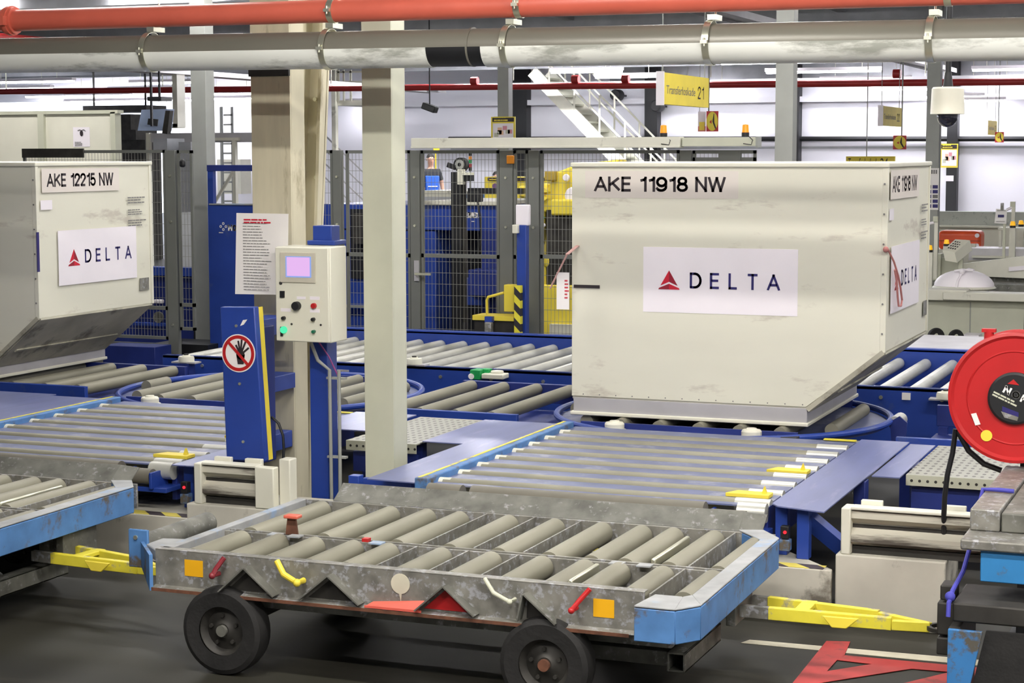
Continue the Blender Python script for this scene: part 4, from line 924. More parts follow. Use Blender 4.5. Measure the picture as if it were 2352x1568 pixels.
SY = 8.72
t = thing('blue_sensor_cabinet', 'narrow blue steel cabinet with a round prohibition sign', 'cabinet', (-5.07, SY, .5))
a, b_, c_, d_ = aty(505, 705, SY), aty(584, 705, SY), aty(608, 1060, SY), aty(520, 1056, SY)
MB().prism([a, b_, c_, d_], (0, .05, 0)).build('front_plate', m_blue, t, bevel=.006)
MB().prism([b_ + V(-.01, .05, -.005), b_ + V(-.005, .05, -.005), c_ + V(-.005, .05, 0), c_ + V(-.01, .05, 0)], (0, .05, 0)).build('yellow_edge_strip', m_yelc, t)
MB().box(aty(530, 800, SY + .1).x, aty(590, 800, SY + .1).x, SY + .05, SY + .30, .50, 1.25).build('back_box', m_blued, t, bevel=.006)
for (x, y, r) in ((543, 748, .008), (551, 881, .008), (559, 1014, .008)):
    p = aty(x, y, SY); MB().cyl(p, p + V(0, -.006, 0), r, 10).build('bolt', m_zinc, t)
p = aty(560, 740, SY); MB().prism([p + V(-.022, 0, -.02), p + V(.0, 0, -.012), p + V(.022, 0, .016), p + V(-.004, 0, .012)], (0, -.002, 0)).build('torn_sticker', m_paper, t, smooth=0)
# the round sign
sc = aty(548, 811, SY - .002); Rr = .097
sg = MB().cyl(sc, sc + V(0, -.002, 0), Rr + .006, 48).build('sign_disc', m_paper, t)
MB().lathe([(Rr - .018, .002), (Rr, .002), (Rr, .0035), (Rr - .018, .0035), (Rr - .018, .002)], sc, -Y1, 48).build('red_ring', m_red, sg)
hd = MB(); o = sc + V(.014, -.0035, -.008)
hd.cyl(o, o + V(0, -.001, 0), .026, 20)
hd.prism([o + V(-.018, 0, -.05), o + V(.018, 0, -.05), o + V(.026, 0, 0), o + V(-.026, 0, 0)], (0, -.001, 0))
for k, (an, ln) in enumerate(((118, .045), (100, .062), (84, .068), (66, .064), (38, .05))):
    dr = V(cos(radians(an)), 0, sin(radians(an))); st = o + dr * .015
    hd.bar(st, st + dr * ln, .001, .011, Y1.cross(dr))
hd.build('hand_symbol', m_ink, sg, smooth=0)
dg = V(1, 0, -1).normalized()
MB().bar(sc + V(0, -.006, 0) - dg * (Rr - .01), sc + V(0, -.006, 0) + dg * (Rr - .01), .001, .016, V(1, 0, 1)).build('red_bar', m_red, sg, smooth=0)
# brackets from the column
for i, (x0, x1, y0, y1) in enumerate(((590, 640, 728, 766), (608, 655, 860, 893), (615, 648, 994, 1030))):
    a, c_ = aty(x0, y1, 9.2), aty(x1, y0, 9.2)
    t = MB().box(a.x, c_.x, 9.0, 9.32, a.z, c_.z).build('blue_bracket', m_blue, bevel=.004)
    tag(t, 'blue steel bracket on the beige column, ' + ('beside the control box' if i == 0 else 'level with the foot of the round sign' if i == 1 else 'lowest, beside a black cable loop'), 'bracket', 'blue brackets on the beige column')
t = MB().tube([aty(612, 965, 8.98), aty(625, 958, 8.97), aty(640, 972, 8.97), aty(650, 1000, 8.97), aty(652, 1030, 8.97), aty(650, 1062, 8.97)], .008, 8); tag(t.build('cable_loop', m_blackp), 'black cable loop bending down beside the lowest blue bracket', 'cable')
# ================================================================ BACKGROUND HELPERS
def pbox(b, px0, px1, py0, py1, Y, dep, anchor='front'):
    """box whose front face, at distance Y, spans the given picture columns and rows"""
    xm, ym = (px0 + px1) / 2, (py0 + py1) / 2
    x0, x1 = aty(px0, ym, Y).x, aty(px1, ym, Y).x; z1, z0 = aty(xm, py0, Y).z, aty(xm, py1, Y).z
    return b.box(x0, x1, Y, Y + dep, max(z0, 0), min(z1, CZ - .001))
def one(name, m, label, cat, px0, px1, py0, py1, Y, dep, bevel=0, group=None):
    return tag(pbox(MB(), px0, px1, py0, py1, Y, dep).build(name, m, bevel=bevel), label, cat, group)

def part(t, nm, m, *a, bevel=0): return pbox(MB(), *a).build(nm, m, t, bevel=bevel)
# ================================================================ FENCE
FY = 15.9
ztop = aty(1000, 345, FY).z
def post(px0, px1, label, ytop=345, Y=FY, m=m_fence):
    x0, x1 = aty(px0, 560, Y).x, aty(px1, 560, Y).x; z = aty(px0, ytop, Y).z
    t = thing('fence_post', label, 'fence post', ((x0 + x1) / 2, Y, 0), 'grey posts of the machine fence')
    MB().box(x0, x1, Y - .03, Y + .03, 0, z).build('shaft', m, t, bevel=.003)
    MB().box(x0 - .05, x1 + .05, Y - .08, Y + .08, 0, .01).build('foot_plate', m, t)
    b = MB()
    for zz in (z - .25, z - .7, .5): b.cyl(((x0 + x1) / 2, Y - .03, zz), ((x0 + x1) / 2, Y - .045, zz), .012, 8)
    b.build('bolt', m_zinc, t)
def panel(px0, px1, label, mid=None, ytop=345, z0=.35, gate=False, Y=FY, m=m_mesh):
    x0, x1 = aty(px0, 560, Y).x, aty(px1, 560, Y).x; z1 = aty(px0, ytop, Y).z
    t = thing('mesh_fence_panel', label, 'fence panel', ((x0 + x1) / 2, Y, z0), 'wire mesh panels of the machine fence')
    w = .014
    fr = MB().box(x0, x1, Y - w, Y + w, z1 - .03, z1).box(x0, x1, Y - w, Y + w, z0, z0 + .03).box(x0, x0 + .025, Y - w, Y + w, z0, z1).box(x1 - .025, x1, Y - w, Y + w, z0, z1)
    for mz in (mid or []):
        zz = aty((px0 + px1) / 2, mz, Y).z; fr.box(x0, x1, Y - w, Y + w, zz - .018, zz + .018)
    fr.build('frame', m_fence, t)
    b = MB(); x = x0 + .03
    while x < x1: b.box(x - .0014, x + .0014, Y - .0014, Y + .0014, z0, z1); x += .036
    z = z0 + .1
    while z < z1: b.box(x0, x1, Y - .004, Y - .0015, z - .0018, z + .0018); z += .105
    b.build('wire_mesh', m, t, smooth=0, fix=False)
    return t
post(386, 409, 'grey fence post right of the left container'); post(769, 788, 'grey fence post between the beige and sage grey columns')
post(946, 967, 'grey fence post just right of the sage grey column'); post(1150, 1180, 'wide grey fence post beside the yellow padlock tag, in front of the yellow cabinet')
post(1216, 1240, 'grey fence post left of the yellow robot arm')
panel(60, 384, 'wire mesh panel behind the left container', [702, 786]); panel(412, 446, 'narrow mesh gate leaf between a fence post and a grey column', [700], z0=.45)
panel(590, 767, 'wire mesh panel behind the beige column', [585]); panel(797, 944, 'wire mesh panel behind the sage grey column', [585])
panel(969, 1148, 'wire mesh gate in front of the blue machine with white lettering', [588]); panel(1181, 1214, 'narrow wire mesh panel between two fence posts', [590])
panel(1242, 1560, 'wire mesh panel in front of the yellow robot arm', [592]); panel(1590, 1735, 'last wire mesh panel, its top seen above the large container', [366])
post(1562, 1588, 'grey fence post seen just above the large container, below the left orange beacon'); post(1650, 1700, 'wide grey fence post seen above the large container, below the right orange beacon')
t = thing('gate_lock', 'grey lock plate with steel handle on the mesh gate right of the sage grey column', 'lock', (aty(956, 620, FY - .05).x, FY - .05, 1.1))
part(t, 'plate', m_uldb, 951, 962, 598, 645, FY - .045, .012); part(t, 'handle', m_zinc, 952, 988, 627, 632, FY - .08, .02)
one('dark_sign_board', m_darkm, 'dark rectangular board clipped along the fence top above the left container', 'board', 50, 191, 341, 362, FY - .06, .02)
one('padlock_tag', m_orange, 'small orange padlock tag hanging high on a wide grey fence post', 'tag', 1163, 1180, 357, 376, FY - .06, .02, bevel=.006)
# beam over the fence
BY = 15.6
b = MB(); a, c = aty(944, 327, BY), aty(1562, 329, BY)
t = thing('box_beam', 'long light grey box beam lying along the top of the machine fence', 'beam', ((a.x + c.x) / 2, BY, a.z))
z0, z1 = aty(1200, 340, BY).z, aty(1200, 316, BY).z
MB().box(a.x, c.x, BY, BY + .12, z0, z1).box(a.x, c.x, BY - .012, BY, z0, z0 + .02).build('beam_body', m_white, t, bevel=.004)
e = aty(1735, 330, BY).x
MB().box(c.x + .01, e, BY + .02, BY + .12, z0 + .01, z1 - .006).build('beam_extension', m_colg, t, bevel=.004)
MB().box(e, e + .02, BY + .01, BY + .13, z0, z1).build('end_cap', m_colm, t)
for px, lb in ((1524, 'orange warning beacon on the fence beam, left one below the big yellow sign'), (1712, 'orange warning beacon on the fence beam, right one near its end')):
    p = aty(px, 316, BY + .06)
    zb = z1 if px < 1600 else z1 + .0
    t = thing('warning_beacon', lb, 'beacon', (p.x, BY + .06, zb), 'orange beacons on the fence beam')
    MB().cyl((p.x, BY + .06, zb), (p.x, BY + .06, zb + .035), .033, 20).build('base', m_blackp, t)
    MB().lathe([(0, .105), (.026, .10), (.030, .035), (0, .035)], (p.x, BY + .06, zb), Z1, 20).build('lens', mat('beacon_orange', (250, 130, 20), .3, emit=(255, 130, 20), estr=.4), t)
    MB().tube([(p.x + .03, BY + .02, zb + .01), (p.x + .08, BY - .0, zb - .03), (p.x + .07, BY - .01, zb - .07), (p.x, BY - .01, zb - .06)], .004, 6).build('cable', m_blackp, t)

# ================================================================ MACHINES BEHIND THE FENCE
MY = 19.0
def part(t, nm, m, *a, bevel=0): return pbox(MB(), *a).build(nm, m, t, bevel=bevel)
t = thing('palletising_machine', 'big blue machine with white lettering behind the mesh gate', 'machine', (-8.5, MY + 1, 0))
part(t, 'upper_body', m_blue, 740, 1146, 470, 528, MY, 1.6, bevel=.01)
part(t, 'light_top', m_white, 968, 1146, 462, 470, MY - .05, 1.5)
part(t, 'lower_recess', m_blackp, 1000, 1105, 528, 790, MY + .5, .9)
part(t, 'side_panel', m_blue, 740, 1002, 528, 800, MY + .02, 1.4, bevel=.01)
part(t, 'side_post', m_blued, 1105, 1146, 528, 800, MY, .3, bevel=.01)
part(t, 'dark_opening', m_blackp, 805, 838, 480, 640, MY - .01, .02); part(t, 'rail', m_colm, 745, 845, 700, 706, MY - .05, .04)
part(t, 'control_unit', m_darkm, 812, 838, 490, 560, MY - .12, .1); part(t, 'drawer_unit', m_blued, 1075, 1145, 620, 680, MY - .3, .28, bevel=.01)
part(t, 'lower_drawer', m_blue, 1040, 1105, 640, 700, MY - .2, .2)
part(t, 'white_strip', m_white, 1144, 1148, 470, 620, MY - .02, .02)
stext('lettering', 'MODERNIEK', aty(1052, 500, MY - .004), X1, Z1, aty(1099, 500, MY).x - aty(1052, 500, MY).x, .062, m_paper, t, t=.2, gap=.32)
lines('small_print', aty(1083, 509, MY - .004), X1, Z1, .06, .018, 1, m_paper, t)
t = thing('covered_table', 'long white and light blue table top behind the big blue machine', 'table', (-10, 24, 0))
part(t, 'top', m_white, 968, 1120, 438, 452, 24, 1.2); part(t, 'blue_side', m_lblue, 1060, 1118, 446, 470, 23.9, .1); part(t, 'grey_flap', m_beam, 968, 1040, 452, 470, 23.95, .5)
part(t, 'under_frame', m_colm, 968, 1118, 470, 990, 24.1, .9)
# dark camera mast
PY_ = 17.6
t = thing('camera_mast', 'black mast with a round cable drum on top behind the mesh gate', 'mast', (aty(1050, 600, PY_).x, PY_, 0))
part(t, 'mast', m_blackp, 1037, 1062, 395, 990, PY_, .12); part(t, 'side_rail', m_darkm, 1062, 1068, 420, 740, PY_ + .02, .04)
c = aty(1056, 378, PY_); MB().cyl(c, c + V(0, .08, 0), .072, 24).build('cable_drum', m_blackp, t)
MB().lathe([(.02, -.01), (.05, -.01), (.05, 0), (.02, 0)], c, Y1, 20).build('drum_ring', m_colm, t)
MB().bar(aty(1046, 385, PY_), aty(1028, 378, PY_), .03, .05).build('drum_arm', m_blackp, t)
part(t, 'white_box', m_cream, 1050, 1062, 389, 424, PY_ - .08, .08, bevel=.004); part(t, 'sensor_head', m_blackp, 1062, 1082, 402, 416, PY_ - .06, .08); part(t, 'sensor_cover', m_cream, 1060, 1080, 396, 402, PY_ - .08, .1)
part(t, 'arm', m_blackp, 1074, 1200, 432, 445, PY_, .08); part(t, 'arm_block', m_blackp, 1072, 1100, 440, 464, PY_ - .02, .12, bevel=.01)
MB().tube([aty(1097, 462, PY_), aty(1103, 500, PY_), aty(1105, 540, PY_), aty(1100, 580, PY_), aty(1085, 597, PY_)], .012, 8).build('hose', m_blackp, t)
t = thing('signal_tower', 'thin signal tower lamp with orange, green and red segments', 'signal lamp', (aty(1080, 400, 21).x, 21, 0))
for nm, m, y0, y1 in (('cap', m_blackp, 350, 358), ('orange_segment', m_orange, 359, 366), ('green_segment', m_gr, 367, 375), ('red_segment', m_red, 376, 384), ('stem', m_blackp, 384, 392)):
    p, q_ = aty(1080, y1, 21), aty(1080, y0, 21); MB().cyl(p, q_, .02, 14).build(nm, m, t)
p = aty(1080, 392, 21); MB().cyl((p.x, 21, 0), (p.x, 21, p.z), .012, 8).build('pole', m_colm, t)
# yellow cabinet
t = thing('yellow_cabinet', 'yellow cabinet with a black heading strip behind the fence', 'cabinet', (aty(1180, 450, 22).x, 22, 0))
part(t, 'body', m_yelc, 1112, 1258, 406, 468, 22, .5, bevel=.01); part(t, 'heading_strip', m_ink, 1120, 1250, 408, 415, 21.98, .02); part(t, 'pedestal', m_yelc, 1130, 1240, 468, 990, 22.1, .3)
lines('heading_print', aty(1124, 413, 21.975), X1, Z1, .5, .025, 1, m_yelc, t)
c = aty(1137, 427, 21.99); MB().cyl(c, c + V(0, -.006, 0), .035, 18).build('purple_emblem', mat('purple', (110, 80, 120), .5), t)
part(t, 'document', m_paper, 1188, 1198, 455, 465, 21.98, .01); part(t, 'document', m_paper, 1206, 1222, 455, 466, 21.98, .01)
# blue post with controls, hazard post
t = thing('blue_machine_post', 'slim blue post with a white switch near the yellow robot', 'post', (aty(1197, 700, 15.55).x, 15.55, 0))
part(t, 'shaft', m_blue, 1187, 1208, 517, 990, 15.55, .08, bevel=.004); part(t, 'switch_box', m_cream, 1176, 1188, 516, 536, 15.5, .06, bevel=.006); part(t, 'foil_wrap', m_vinyl, 1184, 1214, 470, 518, 15.57, .06, bevel=.01)
t = thing('hazard_post', 'short yellow and black striped post beside the slim blue post', 'post', (aty(1187, 700, 15.46).x, 15.46, 0))
part(t, 'shaft', m_haz, 1181, 1195, 656, 990, 15.46, .06)
t = thing('yellow_stop_frame', 'yellow end block with bent handrail left of the striped post', 'machine', (aty(1150, 700, 15.58).x, 15.58, 0))
part(t, 'block', m_yelc, 1157, 1181, 654, 716, 15.58, .1, bevel=.006)
MB().tube([aty(1157, 672, 15.58), aty(1121, 682, 15.58), aty(1118, 690, 15.58), aty(1119, 722, 15.58)], .012, 8).build('handrail', m_yelc, t)
part(t, 'base', m_yelc, 1085, 1180, 725, 736, 15.58, .25); part(t, 'base_skirt', m_darkm, 1090, 1180, 736, 990, 15.6, .25); part(t, 'blue_clamp', m_blue, 1113, 1130, 727, 740, 15.53, .05); part(t, 'grey_link', m_galv, 1112, 1128, 740, 775, 15.5, .06, bevel=.01)
# robot arm
RY = 17.8
t = thing('robot_arm', 'yellow industrial robot arm half hidden by the large white container', 'robot', (aty(1275, 700, RY).x, RY, 0))
def limb(nm, p, q_, w, h, m=m_yelc, Y=RY, dy=0.0, par=None): return MB().bar(aty(*p, Y), aty(*q_, Y + dy), w, h, Y1.cross(X1)).build(nm, m, par or t, bevel=.02)
MB().prism([aty(x, y, RY - .1) for x, y in ((1242, 487), (1248, 455), (1262, 422), (1270, 396), (1292, 390), (1320, 378), (1420, 366), (1420, 484), (1300, 487))], (0, .3, 0)).build('upper_arm', m_yelc, t, bevel=.02)
MB().prism([aty(x, y, RY - .14) for x, y in ((1238, 428), (1250, 432), (1262, 440), (1256, 442), (1238, 440))], (0, .3, 0)).prism([aty(x, y, RY - .14) for x, y in ((1238, 448), (1252, 452), (1256, 456), (1252, 460), (1238, 459))], (0, .3, 0)).build('gripper_wing', m_yelc, t)
limb('lower_arm', (1226, 460), (1212, 640), .14, .12); limb('lower_arm', (1248, 420), (1232, 560), .16, .12)
limb('gripper_bar', (1195, 432), (1262, 432), .1, .05); limb('gripper_bar', (1195, 448), (1258, 455), .1, .05); limb('shoulder', (1280, 475), (1390, 475), .4, .16)
c = aty(1299, 408, RY - .16); MB().lathe([(0, 0), (.03, 0), (.038, .02), (0, .02)], c, Y1, 24).build('joint_cover', m_vinyl, t)
c = aty(1314, 450, RY - .16); MB().lathe([(0, 0), (.075, 0), (.09, .03), (0, .03)], c, Y1, 24).build('joint_cover', m_vinyl, t)
part(t, 'motor', mat('ochre_paint', (176, 150, 60), .5), 1250, 1272, 393, 415, RY - .2, .2, bevel=.01)
part(t, 'dark_bellows', m_darkm, 1255, 1330, 482, 660, RY - .1, .3); part(t, 'base', m_yelc, 1225, 1340, 655, 800, RY - .15, .5, bevel=.01); part(t, 'base_grille', m_white, 1262, 1320, 745, 790, RY - .2, .05)
limb('leg', (1250, 600), (1262, 790), .06, .06); limb('leg', (1226, 480), (1222, 790), .05, .05)
for px in (1190, 1254): c = aty(px, 600, 16.3); MB().ball(c, .03, .03, .055).build('yellow_bumper', m_yelc, t)
limb('cable', (1262, 480), (1245, 520), .03, .05, m_blackp); limb('hose', (1250, 510), (1235, 560), .04, .04, m_galvd)
MB().ball(aty(1247, 500, RY - .1), .02).build('green_fitting', m_gr, t); MB().ball(aty(1249, 517, RY - .1), .02).build('white_fitting', m_vinyl, t)
# tall blue panel and frame at left
BPY = 16.4
t = thing('blue_machine_tower', 'tall blue machine panel with a white logo left of the beige column', 'machine', (aty(530, 700, BPY).x, BPY, 0))
part(t, 'panel', m_blue, 480, 690, 471, 850, BPY, .5, bevel=.006); part(t, 'upright', m_blue, 477, 489, 380, 471, BPY, .06); part(t, 'top_bar', m_blued, 475, 640, 379, 393, BPY - .01, .08); part(t, 'edge', m_lbluet, 480, 640, 468, 471, BPY - .02, .1)
stext('lettering', 'MODERNIEK', aty(524, 530, BPY - .004), X1, Z1, .38, .062, m_paper, t, t=.22, gap=.34)
lines('small_print', aty(503, 535, BPY - .004), X1, Z1, .075, .02, 1, m_paper, t)
c = aty(513, 520, BPY - .003)
for k in range(4):
    a = pi / 4 + k * pi / 2; o = c + V(cos(a - pi/4) * .03, 0, sin(a - pi/4) * .03)
    MB().lathe([(.007, 0), (.014, 0), (.014, .002), (.007, .002)], o, -Y1, 12).build('logo_ring', m_paper, t)
t = thing('low_blue_machine', 'low dark blue machine between the left container and the tall blue panel', 'machine', (aty(420, 700, 17.2).x, 17.2, 0))
part(t, 'body', m_blued, 240, 482, 632, 900, 17.2, 1.4, bevel=.01); part(t, 'top_rail', m_blue, 240, 482, 613, 633, 17.1, .15, bevel=.004)
part(t, 'dark_bay', m_blackp, 445, 482, 700, 840, 17.15, .05); part(t, 'white_clamps', m_vinyl, 452, 480, 690, 700, 17.1, .05, bevel=.01); part(t, 'white_clamps', m_vinyl, 352, 372, 688, 697, 17.1, .05, bevel=.01)
part(t, 'cross_rail', m_blue, 300, 385, 742, 748, 17.05, .1)
c = aty(366, 728, 17.1); MB().cyl(c, c + V(0, -.03, 0), .06, 20).build('round_motor', m_galvd, t)
one('blue_floor_box', m_blued, 'plain dark blue box on the floor right of the left container base', 'box', 236, 356, 795, 845, 15.5, .3, bevel=.006)
one('dark_floor_cabinet', m_blackp, 'black low cabinet on the floor behind the grey post left of the sign', 'cabinet', 356, 478, 790, 850, 16.2, .5)

# ================================================================ PEOPLE
def skinned(name, nodes, edges, m, parent, sub=2):
    me = bpy.data.meshes.new(name); keys = list(nodes); ix = {k: i for i, k in enumerate(keys)}
    me.from_pydata([nodes[k][0] for k in keys], [(ix[a], ix[b_]) for a, b_ in edges], [])
    me.materials.append(m); ob = bpy.data.objects.new(name, me); COL.objects.link(ob); ob.parent = parent
    md = ob.modifiers.new('skin', 'SKIN'); md.use_smooth_shade = True
    for i, k in enumerate(keys):
        r = nodes[k][1]; r = r if isinstance(r, tuple) else (r, r)
        me.skin_vertices[0].data[i].radius = r; me.skin_vertices[0].data[i].use_root = (i == 0)
    s = ob.modifiers.new('sub', 'SUBSURF'); s.levels = sub; s.render_levels = sub
    return ob
def person(label, loc, rz, shirt, trousers, sit=False, turn=0.0, vest=None):
    t = thing('person', label, 'person', loc); t.rotation_euler.z = rz
    zo = -.42 if sit else 0
    N = {'pelvis': ((0, 0, .95 + zo), (.15, .11)), 'waist': ((0, 0, 1.12 + zo), (.13, .10)), 'chest': ((0, -.01, 1.33 + zo), (.165, .115)), 'nb': ((0, 0, 1.47 + zo), (.075, .07)),
         'neck': ((0, 0, 1.53 + zo), .052), 'jaw': ((0, -.015, 1.60 + zo), (.066, .075)), 'head': ((0, 0, 1.68 + zo), (.078, .095)), 'crown': ((0, .005, 1.745 + zo), (.055, .07))}
    E_ = [('pelvis', 'waist'), ('waist', 'chest'), ('chest', 'nb'), ('nb', 'neck'), ('neck', 'jaw'), ('jaw', 'head'), ('head', 'crown')]
    for s, n in ((-1, 'l'), (1, 'r')):
        if sit:
            N.update({n + 'h': ((.1 * s, -.02, .90 + zo), .09), n + 'k': ((.14 * s, -.44, .92 + zo), .062), n + 'a': ((.14 * s, -.42, .10), .045), n + 't': ((.15 * s, -.56, .05), .038),
                      n + 'e': ((.24 * s, -.10, 1.16 + zo), .045), n + 'w': ((.20 * s, -.33, 1.06 + zo), .03), n + 'p': ((.19 * s, -.40, 1.05 + zo), (.03, .018))})
        else:
            N.update({n + 'h': ((.1 * s, 0, .88), .09), n + 'k': ((.11 * s, -.01, .50), .062), n + 'a': ((.11 * s, .02, .10), .045), n + 't': ((.12 * s, -.13, .05), .038),
                      n + 'e': ((.245 * s, .02, 1.15), .045), n + 'w': ((.27 * s, -.04, .91), .029), n + 'p': ((.27 * s, -.06, .83), (.018, .032))})
        N[n + 's'] = ((.175 * s, 0, 1.42 + zo), .062)
        E_ += [('pelvis', n + 'h'), (n + 'h', n + 'k'), (n + 'k', n + 'a'), (n + 'a', n + 't'), ('chest', n + 's'), (n + 's', n + 'e'), (n + 'e', n + 'w'), (n + 'w', n + 'p')]
        px, py, pz_ = N[n + 'p'][0]
        for f in range(4):
            dy = (f - 1.5) * .018
            if sit: a, b_ = (px + dy, py - .045, pz_), (px + dy, py - .075, pz_ - .02)
            else: a, b_ = (px, py + dy, pz_ - .045), (px - .01 * s, py + dy - .004, pz_ - .085 + abs(dy) * .4)
            N[n + 'f%d' % f] = (a, .008); N[n + 'g%d' % f] = (b_, .007); E_ += [(n + 'p', n + 'f%d' % f), (n + 'f%d' % f, n + 'g%d' % f)]
        a = (px - .03 * s, py - .03, pz_ + (.0 if not sit else .01)); b_ = (px - .035 * s, py - .05, pz_ - .03)
        N[n + 'th'] = (a, .010); N[n + 'tt'] = (b_, .008); E_ += [(n + 'p', n + 'th'), (n + 'th', n + 'tt')]
    skinned('body', N, E_, m_skin, t)
    g = 1.13
    def pick(keys, ed, nm, m, g=1.13, extra=None):
        nn = {}
        for k in keys:
            c_, r_ = N[k]; r_ = r_ if isinstance(r_, tuple) else (r_, r_); nn[k] = (c_, (r_[0] * g, r_[1] * g))
        if extra: nn.update(extra)
        skinned(nm, nn, ed, m, t)
    mid = lambda a, b_, f: tuple(N[a][0][i] * (1 - f) + N[b_][0][i] * f for i in range(3))
    ex = {n + 'q': (mid(n + 's', n + 'e', .8 if vest is None else .98), .062) for n in 'lr'}
    pick(['chest', 'pelvis', 'waist', 'nb', 'ls', 'rs'], [('chest', 'waist'), ('waist', 'pelvis'), ('chest', 'nb'), ('chest', 'ls'), ('chest', 'rs'), ('ls', 'lq'), ('rs', 'rq')], 'shirt' if vest is None else 'jacket', shirt, 1.12, ex)
    pick(['pelvis', 'waist'] + [n + k for n in 'lr' for k in 'hka'], [('pelvis', 'waist')] + [e for n in 'lr' for e in (('pelvis', n + 'h'), (n + 'h', n + 'k'), (n + 'k', n + 'a'))], 'trousers', trousers, 1.2)
    if trousers is m_over:
        MB_b = MB().box(-.15, .15, -.175, -.09, 1.0 + zo, 1.33 + zo); bb = MB_b.build('bib', m_over, bevel=.02); bb.parent = t; bb.location = (0, -.13, 1.0 + zo)
        st = MB().box(-.10, .10, -.162, -.155, 1.12 + zo, 1.14 + zo).build('light_stripe', m_vinyl); st.parent = t; st.location = (0, -.178, 1.10 + zo)
    for s in (-1, 1):
        MB_s = MB().prism([(s * .09, -.25, .01), (s * .15, -.25, .01), (s * .15, .07, .01), (s * .09, .07, .01)], (0, 0, .07)); sh = MB_s.build('shoe', m_blackp, bevel=.02); sh.parent = t; sh.location = (s * .12, -.09 - (.40 if sit else 0), 0)
    hz = 1.70 + zo
    h = thing('head_features', '', '', (0, 0, 0)); del h['label']; del h['category']; bpy.data.objects.remove(h)
    def kid(b, nm, m):
        o_ = b.build(nm, m, smooth=60); o_.parent = t; return o_
    b = MB().lathe([(0, .098), (.04, .092), (.068, .068), (.080, .035), (.082, .012), (.07, .01)], (0, .018, hz - .005), Z1, 24); kid(b, 'hair', m_hair)
    kid(MB().ball((0, -.098, hz - .035), .012, .016, .02), 'nose', m_skin)
    for s in (-1, 1): kid(MB().ball((s * .03, -.088, hz - .01), .011, .008, .006), 'eye', m_ink); kid(MB().ball((s * .082, .0, hz - .03), .01, .02, .028), 'ear', m_skin)
    kid(MB().ball((0, -.085, hz - .075), .024, .008, .005), 'mouth', mat('lips', (150, 84, 76), .5))
    if vest: 
        for z in (1.14, 1.30): kid(MB().lathe([(.186, -.02), (.19, -.02), (.19, .02), (.186, .02)], (0, -.0, z + zo), Z1, 28), 'reflective_band', m_uldb)
    return t
p = aty(989, 352, 36.0); HZ = p.z - 1.80
one_ = tag(MB().box(p.x - .6, p.x + 5, 35.0, 37.4, 0, HZ).build('work_platform', m_colm), 'low grey work platform on which the man in blue overalls stands', 'platform')
person('man with short dark hair in a black t-shirt and blue overalls looking right', (p.x, 36.0, HZ), radians(38), m_shirt, m_over)
q2_ = aty(1140, 398, 38.2); person('person mostly hidden behind the yellow cabinet, only dark hair showing', (q2_.x, 38.2, max(.0, q2_.z - 1.80)) if True else 0, radians(30), m_shirt, m_darkm)
p = aty(466, 557, 19.6)
person('person seen from behind in a bright yellow safety jacket, sitting', (p.x, 19.6, p.z - 1.38), radians(150), m_hivis, m_darkm, sit=True, vest=1)
tag(MB().box(p.x - .2, p.x + .2, 19.5, 19.85, 0, max(.1, p.z - 1.38) + .36).build('seat_block', m_blued), 'blue seat block under the person in the yellow jacket', 'seat')

# ================================================================ LEFT BACKGROUND
t = thing('control_booth', 'cream panelled booth with a black insect-like sticker behind the left container', 'booth', (aty(130, 500, 18).x, 18.5, 0))
part(t, 'wall_panel', m_cream, -160, 96, 260, 900, 18, .1, bevel=.01); part(t, 'wall_panel', m_cream, 106, 262, 260, 900, 18, .1, bevel=.01)
part(t, 'frame', m_colg, -160, 270, 255, 263, 17.97, .12); part(t, 'frame', m_colg, 94, 108, 256, 900, 17.96, .2); part(t, 'frame', m_colg, 260, 271, 257, 900, 17.97, .12)
part(t, 'sticker', m_vinyl, 168, 206, 292, 337, 17.995, .004)
c = aty(187, 306, 17.99); b = MB().ball(c, .022, .002, .034); b.tube([c + V(-.05, 0, .03), c + V(-.02, 0, .04), c + V(0, 0, .03), c + V(.03, 0, .042), c + V(.055, 0, .025)], .003, 6); b.build('sticker_emblem', m_ink, t)
lines('small_print', aty(172, 334, 17.99), X1, Z1, .13, .05, 3, m_inkg, t)
def simple(nm, m, label, cat, boxes, group=None, bevel=0.0):
    b = MB()
    for bx in boxes: pbox(b, *bx)
    return tag(b.build(nm, m, bevel=bevel), label, cat, group)
LYY = 26
t = thing('steel_gantry', 'light grey gantry platform on white posts left of the beige column', 'gantry', (aty(450, 500, LYY).x, LYY, 0))
part(t, 'platform_beam', m_uldb, 345, 585, 305, 326, LYY, 1.0); part(t, 'post', m_white, 342, 349, 305, 990, LYY - .05, .08); part(t, 'post', m_white, 538, 545, 318, 990, LYY - .05, .08)
part(t, 'cross_rail', m_white, 485, 548, 316, 323, LYY - .06, .05)
MB().bar(aty(541, 385, LYY), aty(490, 470, LYY), .04, .04).build('diagonal_brace', m_white, t)
t = thing('cage_ladder', 'grey cage ladder against the far white wall, left of the beige column', 'ladder', (aty(530, 500, 38).x, 38, 0))
b = MB(); pbox(b, 508, 513, 245, 700, 38, .05); pbox(b, 533, 537, 245, 700, 38, .05); b.build('stile', m_colm, t)
b = MB()
for y in range(262, 700, 22): pbox(b, 513, 533, y, y + 4, 38, .04)
b.build('rungs', m_colm, t)
t = thing('white_duct', 'white rectangular duct dropping from the ceiling left of a grey column', 'duct', (aty(400, 260, 27).x, 27, 2.2))
part(t, 'vertical_duct', m_white, 396, 407, 170, 292, 27, .25); part(t, 'foot_duct', m_white, 385, 407, 284, 294, 27, .25)
t = thing('monitor', 'tilted monitor in a pale housing hung from the ceiling in the left background', 'monitor', (aty(350, 270, 24).x, 24, 2.5))
